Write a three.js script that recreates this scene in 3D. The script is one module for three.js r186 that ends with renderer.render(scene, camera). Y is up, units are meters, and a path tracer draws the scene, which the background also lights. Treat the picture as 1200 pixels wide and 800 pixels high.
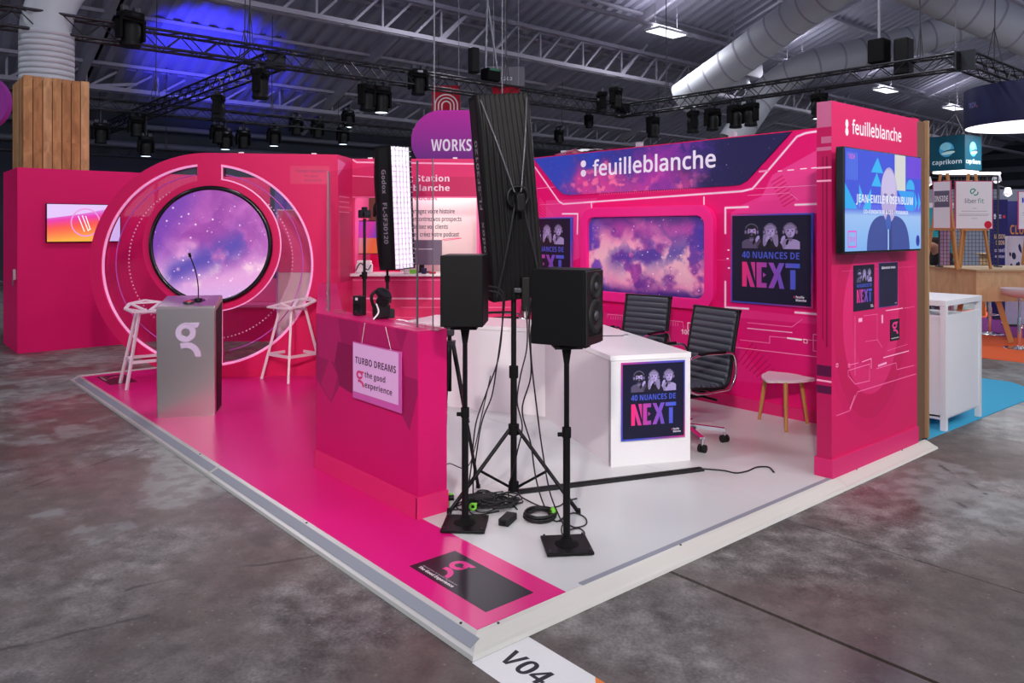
import * as THREE from 'three';
import { RoundedBoxGeometry } from 'three/addons/geometries/RoundedBoxGeometry.js';
import { mergeGeometries } from 'three/addons/utils/BufferGeometryUtils.js';
import { RectAreaLightUniformsLib } from 'three/addons/lights/RectAreaLightUniformsLib.js';
import { MarchingCubes } from 'three/addons/objects/MarchingCubes.js';

// ------------------------------------------------------------------ camera, lights, exposure
const scene = new THREE.Scene();
const F = 905, CX = 600, CY = 269, EYE = 1.65, ANG = 49.5 * Math.PI / 180, SA = Math.sin(ANG), CA = Math.cos(ANG), CAMX = -1.799, CAMZ = 2.337;
const camera = new THREE.PerspectiveCamera(2 * Math.atan(400 / F) * 180 / Math.PI, 1.5, 0.1, 300);
camera.position.set(CAMX, EYE, CAMZ);
camera.lookAt(CAMX + CA, EYE, CAMZ - SA);
camera.setViewOffset(1200, 800, 0, 131, 1200, 800);
scene.add(camera);
scene.background = new THREE.Color(0xbfcde6);        // overcast sky, seen only through the hall's glazing
scene.backgroundIntensity = 2.2;
const renderer = new THREE.WebGLRenderer({ antialias: true });
renderer.toneMapping = THREE.LinearToneMapping;
renderer.toneMappingExposure = 1.14;
renderer.shadowMap.enabled = true;
RectAreaLightUniformsLib.init();
const HALL_PANEL = 56, UPLIGHT = 18, SPOT = 150;                      // strengths of the hall's LED panels and of the rig's heads

// pixel of the photograph (1200 x 800) -> place; the distance comes from the plane or height that the thing touches
const V = (x, y, z) => new THREE.Vector3(x, y, z);
const W = (X, Z) => [X * SA + Z * CA + CAMX, X * CA - Z * SA + CAMZ];
const dep = (px, py, d) => { const [x, z] = W((px - CX) / F * d, d); return V(x, EYE - (py - CY) / F * d, z); };
const flo = (px, py, y = 0.05) => dep(px, py, (EYE - y) * F / (py - CY));
const onX = (px, py, x0) => dep(px, py, (x0 - CAMX) / ((px - CX) / F * SA + CA));
const onZ = (px, py, z0) => dep(px, py, (z0 - CAMZ) / ((px - CX) / F * CA - SA));
const FRONT = -(90 - 49.5) * Math.PI / 180;             // turn of a thing whose x axis runs along the camera's right
const R = (d) => d * Math.PI / 180;

let seedN = 7;
const rnd = () => { seedN = (seedN * 1664525 + 1013904223) >>> 0; return seedN / 4294967296; };
const rr = (a, b) => a + (b - a) * rnd();

// ------------------------------------------------------------------ helpers
const names = {};
const numbered = (n) => { const k = names[n] = (names[n] ?? -1) + 1; return k ? n + '_' + String(k).padStart(3, '0') : n; };
function tag(o, label, category, group, kind) {
  if (label) o.userData.label = label;
  if (category) o.userData.category = category;
  if (group) o.userData.group = group;
  if (kind) o.userData.kind = kind;
  return o;
}
function thing(name, label, category, pos = [0, 0, 0], turn = 0, group) {
  const o = new THREE.Group(); o.name = numbered(name); scene.add(o);
  if (pos.isVector3) o.position.copy(pos); else o.position.set(...pos);
  o.rotation.y = turn;
  return tag(o, label, category, group);
}
function struct(name, pos = [0, 0, 0], turn = 0, label) {
  const o = new THREE.Group(); o.name = name; scene.add(o);
  if (pos.isVector3) o.position.copy(pos); else o.position.set(...pos);
  o.rotation.y = turn; o.userData.kind = 'structure';
  if (label) o.userData.label = label;
  return o;
}
function part(name, geos, mat, parent, label) {
  const g = Array.isArray(geos) ? merge(geos) : geos;
  const m = new THREE.Mesh(g, mat); m.name = name; m.castShadow = m.receiveShadow = true;
  if (label) m.userData.label = label;
  parent.add(m);
  return m;
}
const parts = (name, list, mat, parent, label) => list.map((g) => part(name, g, mat, parent, label));
function copyOf(o, label, pos, turn, group) {
  const c = o.clone(); c.userData = { ...o.userData }; c.name = numbered(o.name.replace(/_\d{3}$/, '')); scene.add(c);
  if (pos.isVector3) c.position.copy(pos); else c.position.set(...pos);
  if (turn !== undefined) c.rotation.y = turn;
  if (label) c.userData.label = label;
  if (group) c.userData.group = group;
  return c;
}
function merge(list) {
  return mergeGeometries(list.map((g) => {
    let h = g.index ? g.toNonIndexed() : g.clone();
    for (const k of Object.keys(h.attributes)) if (!['position', 'normal', 'uv'].includes(k)) h.deleteAttribute(k);
    if (!h.attributes.uv) h.setAttribute('uv', new THREE.BufferAttribute(new Float32Array(h.attributes.position.count * 2), 2));
    return h;
  }));
}
const box = (w, h, d, x = 0, y = 0, z = 0) => new THREE.BoxGeometry(w, h, d).translate(x, y, z);
const rbox = (w, h, d, r, x = 0, y = 0, z = 0, s = 2) => new RoundedBoxGeometry(w, h, d, s, r).translate(x, y, z);
const span = (x0, x1, y0, y1, z0, z1) => box(x1 - x0, y1 - y0, z1 - z0, (x0 + x1) / 2, (y0 + y1) / 2, (z0 + z1) / 2);
const cyl = (r0, r1, h, x = 0, y = 0, z = 0, n = 20) => new THREE.CylinderGeometry(r0, r1, h, n).translate(x, y, z);
const v3 = (p) => (p.isVector3 ? p : V(...p));
function bar(p, q, r, n = 8, r2 = r) {
  p = v3(p); q = v3(q); const d = q.clone().sub(p), L = d.length();
  return new THREE.CylinderGeometry(r2, r, L, n).applyQuaternion(new THREE.Quaternion().setFromUnitVectors(V(0, 1, 0), d.normalize())).translate((p.x + q.x) / 2, (p.y + q.y) / 2, (p.z + q.z) / 2);
}
function beam(p, q, w, h, spin = 0) {                 // a rectangular bar from p to q
  p = v3(p); q = v3(q); const d = q.clone().sub(p), L = d.length(), z = d.clone().normalize();
  const x = (Math.abs(z.y) > 0.99 ? V(1, 0, 0) : V(0, 1, 0)).cross(z).normalize(), y = z.clone().cross(x);
  const m = new THREE.Matrix4().makeBasis(x, y, z);
  return new THREE.BoxGeometry(w, h, L).rotateZ(spin).applyMatrix4(m).translate((p.x + q.x) / 2, (p.y + q.y) / 2, (p.z + q.z) / 2);
}
const tube = (pts, r, seg = 40, n = 8, closed = false) => new THREE.TubeGeometry(new THREE.CatmullRomCurve3(pts.map(v3), closed, 'centripetal'), seg, r, n, closed);
function shapeOf(pts) { const s = new THREE.Shape(); pts.forEach(([x, y], i) => (i ? s.lineTo(x, y) : s.moveTo(x, y))); return s; }
const extrude = (s, d, bevel = 0, seg = 24) => new THREE.ExtrudeGeometry(s, { depth: d, bevelEnabled: bevel > 0, bevelSize: bevel, bevelThickness: bevel, bevelSegments: 2, curveSegments: seg });
function roundRect(x0, y0, x1, y1, r) {
  const s = new THREE.Shape();
  s.moveTo(x0 + r, y0); s.lineTo(x1 - r, y0); s.absarc(x1 - r, y0 + r, r, -Math.PI / 2, 0); s.lineTo(x1, y1 - r); s.absarc(x1 - r, y1 - r, r, 0, Math.PI / 2);
  s.lineTo(x0 + r, y1); s.absarc(x0 + r, y1 - r, r, Math.PI / 2, Math.PI); s.lineTo(x0, y0 + r); s.absarc(x0 + r, y0 + r, r, Math.PI, 1.5 * Math.PI);
  return s;
}
function uvBox(g, x0, y0, w, h) {                     // texture over a rectangle of the part's own x, y
  const p = g.attributes.position, uv = new Float32Array(p.count * 2);
  for (let i = 0; i < p.count; i++) { uv[2 * i] = (p.getX(i) - x0) / w; uv[2 * i + 1] = (p.getY(i) - y0) / h; }
  g.setAttribute('uv', new THREE.BufferAttribute(uv, 2));
  return g;
}
function uvWorld(g, s = 1) {                          // metres by the main direction of each face
  const p = g.attributes.position, n = g.attributes.normal, uv = new Float32Array(p.count * 2);
  for (let i = 0; i < p.count; i++) {
    const ax = Math.abs(n.getX(i)), ay = Math.abs(n.getY(i)), az = Math.abs(n.getZ(i));
    const [u, v] = ay > ax && ay > az ? [p.getX(i), p.getZ(i)] : ax > az ? [p.getZ(i), p.getY(i)] : [p.getX(i), p.getY(i)];
    uv[2 * i] = u / s; uv[2 * i + 1] = v / s;
  }
  g.setAttribute('uv', new THREE.BufferAttribute(uv, 2));
  return g;
}

// ------------------------------------------------------------------ noise and textures
const perm = new Uint8Array(512); { const p = [...Array(256).keys()]; for (let i = 255; i > 0; i--) { const j = Math.floor(rnd() * (i + 1)); [p[i], p[j]] = [p[j], p[i]]; } for (let i = 0; i < 512; i++) perm[i] = p[i & 255]; }
const sm = (t) => t * t * (3 - 2 * t), mix = (a, b, t) => a + (b - a) * t, clamp = (x, a = 0, b = 1) => Math.min(b, Math.max(a, x));
const step2 = (a, b, x) => sm(clamp((x - a) / (b - a)));
function vnoise(x, y, per = 256) {
  const xi = Math.floor(x), yi = Math.floor(y), u = sm(x - xi), v = sm(y - yi), h = (i, j) => perm[perm[((i % per) + per) % per & 255] + (((j % per) + per) % per & 255)] / 255;
  return mix(mix(h(xi, yi), h(xi + 1, yi), u), mix(h(xi, yi + 1), h(xi + 1, yi + 1), u), v);
}
function fbm(x, y, o = 5, per = 256) { let s = 0, a = 0.5, t = 0; for (let i = 0; i < o; i++) { s += a * vnoise(x, y, per); t += a; a *= 0.5; x *= 2; y *= 2; per *= 2; if (per > 256) per = 256; } return s / t; }
function canvasOf(w, h, draw) { const c = document.createElement('canvas'); c.width = w; c.height = h; draw(c.getContext('2d'), w, h); return c; }
function texOf(c, srgb = true) { const t = new THREE.CanvasTexture(c); if (srgb) t.colorSpace = THREE.SRGBColorSpace; t.magFilter = THREE.LinearFilter; t.anisotropy = 8; return t; }
function pixels(w, h, fn, srgb = true, wrap = true) {
  const d = new Uint8Array(w * h * 4);
  for (let j = 0; j < h; j++) for (let i = 0; i < w; i++) { const c = fn(i, j); const k = 4 * (j * w + i); d[k] = c[0]; d[k + 1] = c[1]; d[k + 2] = c[2]; d[k + 3] = 255; }
  const t = new THREE.DataTexture(d, w, h); if (srgb) t.colorSpace = THREE.SRGBColorSpace; t.magFilter = THREE.LinearFilter; t.minFilter = THREE.LinearMipmapLinearFilter; t.generateMipmaps = true;
  if (wrap) t.wrapS = t.wrapT = THREE.RepeatWrapping;
  t.needsUpdate = true;
  return t;
}
function fit(ctx, text, x, y, w, h, font = 'bold', align = 'left') {   // lettering stretched to a width and cap height
  ctx.save(); ctx.font = font + ' 100px sans-serif'; ctx.textBaseline = 'alphabetic'; ctx.textAlign = 'left';
  const m = ctx.measureText(text).width || 1;
  ctx.translate(x, y); ctx.scale(w / m, h / 72); ctx.fillText(text, 0, 0); if (align === 'medium') { ctx.strokeStyle = ctx.fillStyle; ctx.lineWidth = 3.6; ctx.lineJoin = 'round'; ctx.strokeText(text, 0, 0); } ctx.restore();
}
const mats = {};
const std = (color, roughness = 0.6, metalness = 0, extra = {}) => new THREE.MeshStandardMaterial({ color, roughness, metalness, ...extra });
const glow = (map, k = 1) => new THREE.MeshStandardMaterial({ color: 0x050505, roughness: 0.35, emissive: 0xffffff, emissiveMap: map, emissiveIntensity: k });
const print = (map, roughness = 0.5) => new THREE.MeshPhysicalMaterial({ map, roughness, specularIntensity: 0.5 });
const soft = (color, roughness = 0.6, specularIntensity = 0.5, extra = {}) => new THREE.MeshPhysicalMaterial({ color, roughness, specularIntensity, ...extra });
const pane = (color = 0xffffff, extra = {}) => new THREE.MeshPhysicalMaterial({ color, roughness: 0.02, transmission: 1, thickness: 0, ior: 1.45, ...extra });

// galaxy print
function galaxy(w, h, seed, pal) {
  const c = canvasOf(w, h, () => {}), ctx = c.getContext('2d'), im = ctx.createImageData(w, h);
  for (let j = 0; j < h; j++) for (let i = 0; i < w; i++) {
    const x = i / h * 3 + seed, y = j / h * 3 + seed * 0.7, q = fbm(x, y, 4), r = fbm(x + 3.1 * q + 5, y + 2.7 * q, 6), v = j / h, u = i / w;
    let col = pal(u, v, q, r, fbm(x * 2.2 + 9, y * 2.2 + 4, 5));
    const grain = 0.93 + 0.14 * rnd(), k = 4 * (j * w + i);
    im.data[k] = clamp(col[0] * grain, 0, 255); im.data[k + 1] = clamp(col[1] * grain, 0, 255); im.data[k + 2] = clamp(col[2] * grain, 0, 255); im.data[k + 3] = 255;
  }
  ctx.putImageData(im, 0, 0);
  for (let n = 0; n < w * h / 1500; n++) {
    const x = rnd() * w, y = rnd() * h, s = Math.pow(rnd(), 6) * h / 110 + h / 700;
    ctx.fillStyle = 'rgba(255,' + Math.round(rr(215, 250)) + ',255,' + rr(0.5, 1) + ')'; ctx.beginPath(); ctx.arc(x, y, s, 0, 7); ctx.fill();
  }
  return c;
}
const lerp3 = (a, b, t) => [mix(a[0], b[0], t), mix(a[1], b[1], t), mix(a[2], b[2], t)];
const PANEL = galaxy(1000, 600, 2.3, (u, v, q, r, f) => {
  const w = (q - 0.5) * 0.5, band = Math.exp(-Math.pow((v - 0.6 + w * 0.7 - (u - 0.5) * 0.1) * 3.4, 2));
  let c = lerp3([104, 52, 150], [186, 76, 172], step2(0.3, 0.68, r)); c = lerp3(c, [58, 72, 200], 0.85 * step2(0.26, 0.02, u + w * 0.6)); c = lerp3(c, [66, 62, 180], 0.75 * step2(0.84, 1.0, u + w * 0.5)); c = lerp3(c, [52, 40, 120], 0.7 * step2(0.16, 0.0, v + w * 0.3));
  const g1 = clamp(band * (0.25 + 1.5 * step2(0.36, 0.7, f))), hot = band * step2(0.5, 0.76, f + 0.22 * (Math.exp(-Math.pow((u - 0.18) * 7, 2)) + Math.exp(-Math.pow((u - 0.56) * 6, 2)) + Math.exp(-Math.pow((u - 0.78) * 8, 2))));
  c = lerp3(c, [244, 126, 186], g1 * 0.85); c = lerp3(c, [255, 206, 212], clamp(hot) * 0.85); c = lerp3(c, [64, 58, 160], 0.75 * step2(0.45, 0.62, fbm(u * 9, v * 6 + 7, 5)) * Math.exp(-Math.pow((v - 0.5 + (u - 0.5) * 0.2) * 6, 2)) * step2(0.1, 0.3, u));
  return lerp3(c, [40, 36, 120], 0.85 * step2(0.88, 1.0, v + (r - 0.5) * 0.2));
});
const DISC = galaxy(640, 640, 6.1, (u, v, q, r, f) => {
  const t = v + (q - 0.5) * 0.45;
  let c = lerp3([150, 64, 160], [186, 96, 184], step2(0.3, 0.7, r)); c = lerp3(c, [120, 60, 170], step2(0.3, 0.0, u + t * 0.4 - 0.2));
  c = lerp3(c, [222, 160, 214], step2(0.4, 0.8, t)); c = lerp3(c, [255, 222, 226], step2(0.4, 0.78, f) * step2(0.42, 0.72, t + (u - 0.5) * 0.25) * 0.95);
  c = lerp3(c, [86, 68, 168], 0.95 * step2(0.42, 0.62, fbm(u * 7 + 2, v * 7 + 5, 6) + 0.16 * Math.exp(-Math.pow((u - 0.42) * 4, 2)) - 0.02) * Math.exp(-Math.pow((v - 0.62 - (0.45 - u) * 0.45) * 8, 2)) * step2(0.02, 0.2, u) * step2(0.95, 0.7, u));
  return lerp3(c, [200, 170, 226], step2(0.8, 1, v) * 0.6);
});
const BANNER = galaxy(1600, 260, 11.7, (u, v, q, r, f) => {
  let c = lerp3([52, 78, 196], [60, 52, 140], step2(0.1, 0.55, u + (q - 0.5) * 0.3)); c = lerp3(c, [40, 38, 84], step2(0.6, 0.82, u + (r - 0.5) * 0.25));
  const b = Math.exp(-Math.pow((v - 0.95 + u * 0.25 + (q - 0.5) * 0.9) * 2.6, 2)) * step2(0.1, 0.25, u) * step2(0.8, 0.5, u + (q - 0.5) * 0.3);
  c = lerp3(c, [220, 70, 160], clamp(b * (0.4 + r))); c = lerp3(c, [255, 120, 170], clamp(b * step2(0.52, 0.66, f)));
  const p = Math.exp(-Math.pow((u - 0.55 + (r - 0.5) * 0.2 - (1 - v) * 0.06) * 14, 2)); return lerp3(c, [170, 50, 170], 0.7 * p);
});
{ const ctx = BANNER.getContext('2d'); ctx.fillStyle = '#f2ecfb'; }

const noiseTex = pixels(256, 256, (i, j) => { const v = 110 + 110 * (fbm(i / 16, j / 16, 4, 16) - 0.5) + 30 * (rnd() - 0.5); return [v, v, v]; }, false);
const fabricTex = (hex, amp = 10) => { const c = new THREE.Color(hex).convertLinearToSRGB(); const b = [c.r * 255, c.g * 255, c.b * 255]; return pixels(256, 256, (i, j) => { const v = (fbm(i / 32, j / 32, 4, 8) - 0.5) * amp * 2 + (rnd() - 0.5) * amp; return b.map((k) => clamp(k + v, 0, 255)); }); };
// ------------------------------------------------------------------ materials
const M = {
  pinkFloor: std(0xe0187e, 0.28), whiteFloor: std(0xcfd1d1, 0.3), alu: std(0xc9cac6, 0.38, 0.35), aluGrey: std(0x9499a4, 0.5, 0.2), aluWhite: std(0xd6d4cc, 0.45, 0.1),
  pink: soft(0xe01060, 0.5), pinkCounter: soft(0xcc1468, 0.4), pinkSkirt: soft(0xdb2a70, 0.42), pinkDeep: soft(0xd0105a, 0.5), pinkHall: soft(0xee0a6a, 0.55), pinkLight: std(0xf06aa6, 0.5),
  white: std(0xe9e8ea, 0.42), whiteGloss: std(0xf0f0f0, 0.25), black: soft(0x09090b, 0.5, 0.5), blackMatte: soft(0x0a0a0b, 0.8, 0.4), blackGloss: std(0x0a0a0c, 0.2), rubber: std(0x0e0e10, 0.7),
  chrome: std(0xe4e4e8, 0.12, 1), steel: std(0xd6cac8, 0.3, 1), darkSteel: std(0x4a4a50, 0.4, 0.8), truss: std(0x3c3c40, 0.36, 0.75),
  leather: std(0x373944, 0.42), ply: std(0x6a4c38, 0.7), plyEdge: std(0xb99a70, 0.7), batten: std(0x9c7c5a, 0.7), oak: std(0xc08648, 0.5), green: std(0x7ad03a, 0.6), red: std(0xc8102a, 0.3),
  roofSteel: std(0xaaa5b2, 0.6, 0.05), duct: std(0xc9cbd0, 0.5), cable: std(0x101012, 0.6), wire: std(0x9a9aa0, 0.45, 0.5), sling: std(0x4a4a50, 0.6, 0.3), teal: std(0x2fb9bd, 0.6), navy: std(0x1c2150, 0.5), purple: std(0x5a3a9a, 0.55),
  carpetBlue: std(0x35a9cf, 0.95), carpetOrange: std(0xe8622a, 0.95), carpetPurple: std(0x8e2f8c, 0.95), skin: std(0xc79a80, 0.6), hair: std(0x2c2018, 0.8), shirt: std(0x16161a, 0.8), jeans: std(0x2a3148, 0.8),
  neon: new THREE.MeshStandardMaterial({ color: 0xf4b8e0, roughness: 0.4, emissive: 0xf08ad0, emissiveIntensity: 0.35 }), acrylic: pane(0xfdf6fa, { specularIntensity: 0.45 }), edge: std(0x6c6670, 0.2, 0.2),
  lens: new THREE.MeshStandardMaterial({ color: 0xffffff, emissive: 0xdfefff, emissiveIntensity: 2.2 }), lensOff: std(0x202228, 0.1, 0.2), led: new THREE.MeshStandardMaterial({ color: 0xffffff, emissive: 0xf4f6ff, emissiveIntensity: 1.6 }),
};
const plainWood = (b, k = 1) => pixels(128, 512, (i, j) => { const g = fbm(i / 6, j / 90 + 3 * fbm(i / 40, j / 160, 3), 5), s = rnd(); const v = (g - 0.5) * 70 * k + (s - 0.5) * 8; return [clamp(b[0] + v, 0, 255), clamp(b[1] + v * 0.85, 0, 255), clamp(b[2] + v * 0.7, 0, 255)]; });
M.plankA = new THREE.MeshStandardMaterial({ map: plainWood([196, 144, 92]), roughness: 0.75 });
M.plankB = new THREE.MeshStandardMaterial({ map: plainWood([182, 128, 78]), roughness: 0.75 });
M.plankC = new THREE.MeshStandardMaterial({ map: plainWood([206, 158, 108]), roughness: 0.75 });
M.board = new THREE.MeshStandardMaterial({ map: plainWood([204, 170, 126], 0.5), roughness: 0.6 });
M.acrylic.userData = {};

// concrete: 16 m tile
const cracks = [[[1085, 565], [1130, 594]], [[1130, 594], [1176, 628]], [[1100, 545], [1150, 576]], [[1060, 640], [1100, 665]], [[982, 627], [1060, 640]], [[20, 575], [180, 520]], [[150, 690], [420, 640]], [[0, 760], [170, 720]]].map((q) => q.map(([px, py]) => flo(px, py, 0)));
const concreteCol = pixels(2048, 2048, (i, j) => {
  const x = i / 128, y = j / 128;                      // metres
  const big = fbm(x * 0.5 + 2, y * 0.5, 4, 8), mid = fbm(x * 2, y * 2, 5, 32), fine = fbm(x * 12, y * 12, 3, 192), worn = fbm(x * 1.5 + 4, y * 1.5 + 7, 8, 24), str = fbm(x * 10, y * 1, 4, 160);
  let c = [107, 105, 102]; const a = (mid - 0.5) * 44 + (fine - 0.5) * 84 + (big - 0.5) * 38 + (str - 0.5) * 30 + (rnd() - 0.5) * 36; c = c.map((k) => k + a);
  c = lerp3(c, [84, 72, 66], 0.6 * step2(0.52, 0.66, fbm(x * 0.75 + 11, y * 0.75 + 3, 5, 12)));
  const w = step2(0.525, 0.565, worn) * step2(0.44, 0.54, big) * (0.55 + 0.45 * step2(0.42, 0.52, fine)); c = lerp3(c, [142, 152, 150], 0.6 * w);
  c = lerp3(c, [54, 52, 51], 0.42 * step2(0.64, 0.72, fbm(x * 1.5 + 20, y * 0.75 + 9, 7, 24)));
  const wx = x - 6, wz = y - 12, wob = (mid - 0.5) * 0.16; for (const [p, q] of cracks) { const dx = q.x - p.x, dz = q.z - p.z, L = dx * dx + dz * dz, t = clamp(((wx - p.x) * dx + (wz - p.z) * dz) / L), e = Math.hypot(wx - p.x - t * dx + wob, wz - p.z - t * dz - wob); if (e < 0.02) c = lerp3(c, [48, 45, 44], 0.7 * step2(0.02, 0.006, e)); }
  const s = rnd(); if (s > 0.998) c = lerp3(c, [164, 156, 142], 0.7); else if (s < 0.0012) c = [54, 52, 50];
  return [clamp(c[0], 0, 255), clamp(c[1], 0, 255), clamp(c[2], 0, 255)];
});
const concreteRough = pixels(512, 512, (i, j) => { const v = 118 + 150 * (fbm(i / 32, j / 32, 5, 16) - 0.5); return [v, v, v]; }, false);
M.concrete = new THREE.MeshStandardMaterial({ map: concreteCol, roughnessMap: concreteRough, roughness: 0.95, bumpMap: concreteRough, bumpScale: 0.0015 });
M.joint = std(0x2e2b2a, 0.9);
M.roof = std(0xa9a7b8, 0.6, 0.05); M.hallWall = std(0x3a3f4a, 0.8); M.hallPipe = std(0x6c6e78, 0.5);

// ------------------------------------------------------------------ hall: floor, walls, roof
{
  const f = struct('floor', [0, 0, 0], 0, 'worn grey concrete hall floor with joints and old paint');
  part('floor_bed', span(-30, 70, -0.3, -0.025, -27, 25), M.joint, f);
  const xs = [-30, -14.5, -5.6, 1.203, 2.242, 9.9, 18, 30, 48, 70], zs = [-27, -12.6, -8.2, 25], g = 0.011;
  for (let i = 0; i + 1 < xs.length; i++) for (let k = 0; k + 1 < zs.length; k++) {
    const thin = (x) => (x === 2.242 ? 0.004 : g);
    const geo = span(xs[i] + thin(xs[i]), xs[i + 1] - thin(xs[i + 1]), -0.03, 0, zs[k] + g, zs[k + 1] - g), p = geo.attributes.position, uv = geo.attributes.uv;
    for (let n = 0; n < p.count; n++) uv.setXY(n, (p.getX(n) + 6) / 16, (p.getZ(n) + 12) / 16);
    part('slab', geo, M.concrete, f);
  }
}
for (const [n, list] of [['wall_back', [[-30, 70, 0, 15, -27.4, -27]]], ['wall_front', [[-30, 70, 0, 2.4, 25, 25.4], [-30, 70, 6.25, 15, 25, 25.4]]], ['wall_left', [[-30.4, -30, 0, 2.4, -27.4, 25.4], [-30.4, -30, 6.25, 15, -27.4, 25.4]]], ['wall_right', [[70, 70.4, 0, 15, -27.4, 25.4]]]]) {
  const w = struct(n); for (const a of list) part('cladding', span(...a), M.hallWall, w);
  if (n === 'wall_back') for (const [y, r] of [[4.6, 0.12], [5.25, 0.1], [5.9, 0.16]]) part('pipe', bar([-30, y, -26.7], [70, y, -26.7], r, 10), M.hallPipe, w);
  if (n === 'wall_right') for (let k = 0; k < 7; k++) part('louvre', span(69.6, 69.9, 3 + k * 1.1, 3.45 + k * 1.1, -26, 10), M.hallPipe, w);
}
{ // long glazed bands behind the visitors aisle
  const glass = pane(0xffffff), w1 = struct('window_1', [0, 0, 0], 0, 'long glazed band in the hall wall'), w2 = struct('window_2', [0, 0, 0], 0, 'long glazed band in the hall side wall');
  for (let k = 0; k < 20; k++) { part('pane', span(-30 + k * 5 + 0.05, -25 + k * 5 - 0.05, 2.4, 6.25, 25.18, 25.2), glass, w1); part('mullion', span(-30 + k * 5 - 0.05, -30 + k * 5 + 0.05, 2.4, 6.25, 25.1, 25.3), M.roofSteel, w1); }
  for (let k = 0; k < 10; k++) { part('pane', span(-30.2, -30.18, 2.4, 6.25, -27.4 + k * 5.28 + 0.05, -27.4 + (k + 1) * 5.28 - 0.05), glass, w2); part('mullion', span(-30.3, -30.1, 2.4, 6.25, -27.4 + k * 5.28 - 0.05, -27.4 + k * 5.28 + 0.05), M.roofSteel, w2); }
}
const ROOFY = (z) => (z < -4 ? 6.5 + 0.36 * (z + 25) : 14.06 - (z + 4) * 0.2607);
{
  const roof = struct('ceiling', [0, 0, 0], 0, 'sloping corrugated metal roof on steel girders');
  const corr = (x0, x1, z0, z1) => {
    const pts = [], pitch = 0.52; for (let x = x0; x < x1 - 0.01; x += pitch) pts.push([x, 0], [x + pitch * 0.36, 0], [x + pitch * 0.5, 0.13], [x + pitch * 0.86, 0.13]); pts.push([x1, 0]);
    const pos = [], nor = [], uv = [];
    for (let i = 0; i + 1 < pts.length; i++) {
      const [ax, ay] = pts[i], [bx, by] = pts[i + 1], A = [ax, ay + ROOFY(z0), z0], B = [bx, by + ROOFY(z0), z0], C = [bx, by + ROOFY(z1), z1], D = [ax, ay + ROOFY(z1), z1];
      const n = V(B[0] - A[0], B[1] - A[1], B[2] - A[2]).cross(V(D[0] - A[0], D[1] - A[1], D[2] - A[2])).normalize(); if (n.y > 0) n.negate();
      for (const q of n.y < 0 && z1 > z0 ? [A, B, C, A, C, D] : [A, C, B, A, D, C]) { pos.push(...q); nor.push(n.x, n.y, n.z); uv.push(q[0], q[2]); }
    }
    const g = new THREE.BufferGeometry(); g.setAttribute('position', new THREE.Float32BufferAttribute(pos, 3)); g.setAttribute('normal', new THREE.Float32BufferAttribute(nor, 3)); g.setAttribute('uv', new THREE.Float32BufferAttribute(uv, 2));
    return g;
  };
  const bays = []; for (let x = -30; x < 70; x += 8.4) bays.push([x, Math.min(70, x + 8.4)]);
  for (const [a, b] of bays) { part('roof_sheet', corr(a, b, -27, -14.5), M.roof, roof); part('roof_sheet', corr(a, b, -14.5, -4), M.roof, roof); part('roof_sheet', corr(a, b, -4, 25), M.roof, roof); }
  part('roof_cover', [beam([20, ROOFY(-27.4) + 0.25, -27.4], [20, ROOFY(-4) + 0.25, -4], 101, 0.1), beam([20, ROOFY(-4) + 0.25, -4], [20, ROOFY(25.4) + 0.25, 25.4], 101, 0.1)], M.hallWall, roof);
  for (const [a] of bays) part('rafter', [beam([a, ROOFY(-26.9) - 0.2, -26.9], [a, ROOFY(-4) - 0.2, -4], 0.16, 0.34), beam([a, ROOFY(-4) - 0.2, -4], [a, ROOFY(25) - 0.2, 25], 0.16, 0.34)], M.roofSteel, roof);
  for (let z = -24; z < -4; z += 2.6) part('purlin', beam([-30, ROOFY(z) - 0.07, z], [70, ROOFY(z) - 0.07, z], 0.14, 0.1), M.roofSteel, roof);
  for (const [z, y, h] of [[-17.4, 7.5, 1.05], [-24.6, 6.1, 0.7], [-8.6, 11.2, 1.0]]) {   // lattice girders
    const dirs = [[-30, 70, y], [-30, 70, y + h]];
    for (const [a, b, yy] of dirs) for (const dz of [-0.16, 0.16]) part('girder_chord', beam([a, yy, z + dz], [b, yy, z + dz], 0.09, 0.13), M.roofSteel, roof);
    const web = []; for (let x = -12, k = 0; x < 60; x += 1.05, k++) { web.push(beam([x, y, z], [x + 1.05, y + h, z], 0.07, 0.07)); if (k % 2) web.push(beam([x, y, z], [x, y + h, z], 0.06, 0.06)); }
    const w = part('girder_web', web, M.roofSteel, roof); w.userData.kind = 'stuff';
    for (let x = -21.6; x < 60; x += 8.4) part('knee_brace', beam([x, y, z], [x + 1.6, ROOFY(z) - 0.3, z + 0.05], 0.1, 0.1), M.roofSteel, roof);
  }
}
// ventilation ducts under the roof
function duct(name, label, pts, r, bands = 10) {
  const o = thing(name, label, 'duct'), c = new THREE.CatmullRomCurve3(pts, false, 'centripetal');
  part('pipe', new THREE.TubeGeometry(c, 48, r, 24, false), M.duct, o);
  for (let k = 1; k < bands; k++) { const t = k / bands, p = c.getPointAt(t), d = c.getTangentAt(t); part('joint_band', bar(p.clone().addScaledVector(d, -0.03), p.clone().addScaledVector(d, 0.03), r * 1.03, 24), M.roofSteel, o); }
  return o;
}
duct('ventilation_duct', 'straight white duct running down diagonally beneath the LED panel row', [dep(800, 116, 28), dep(862, 72, 26.5), dep(920, 28, 25), dep(990, -22, 23)], 0.6);
duct('ventilation_duct', 'white duct that bends down behind the galaxy wall top', [dep(858, 166, 31), dep(878, 136, 31), dep(902, 104, 31), dep(945, 78, 30), dep(1010, 62, 30), dep(1090, 42, 30), dep(1150, 22, 29.5)], 0.58, 12);
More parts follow.
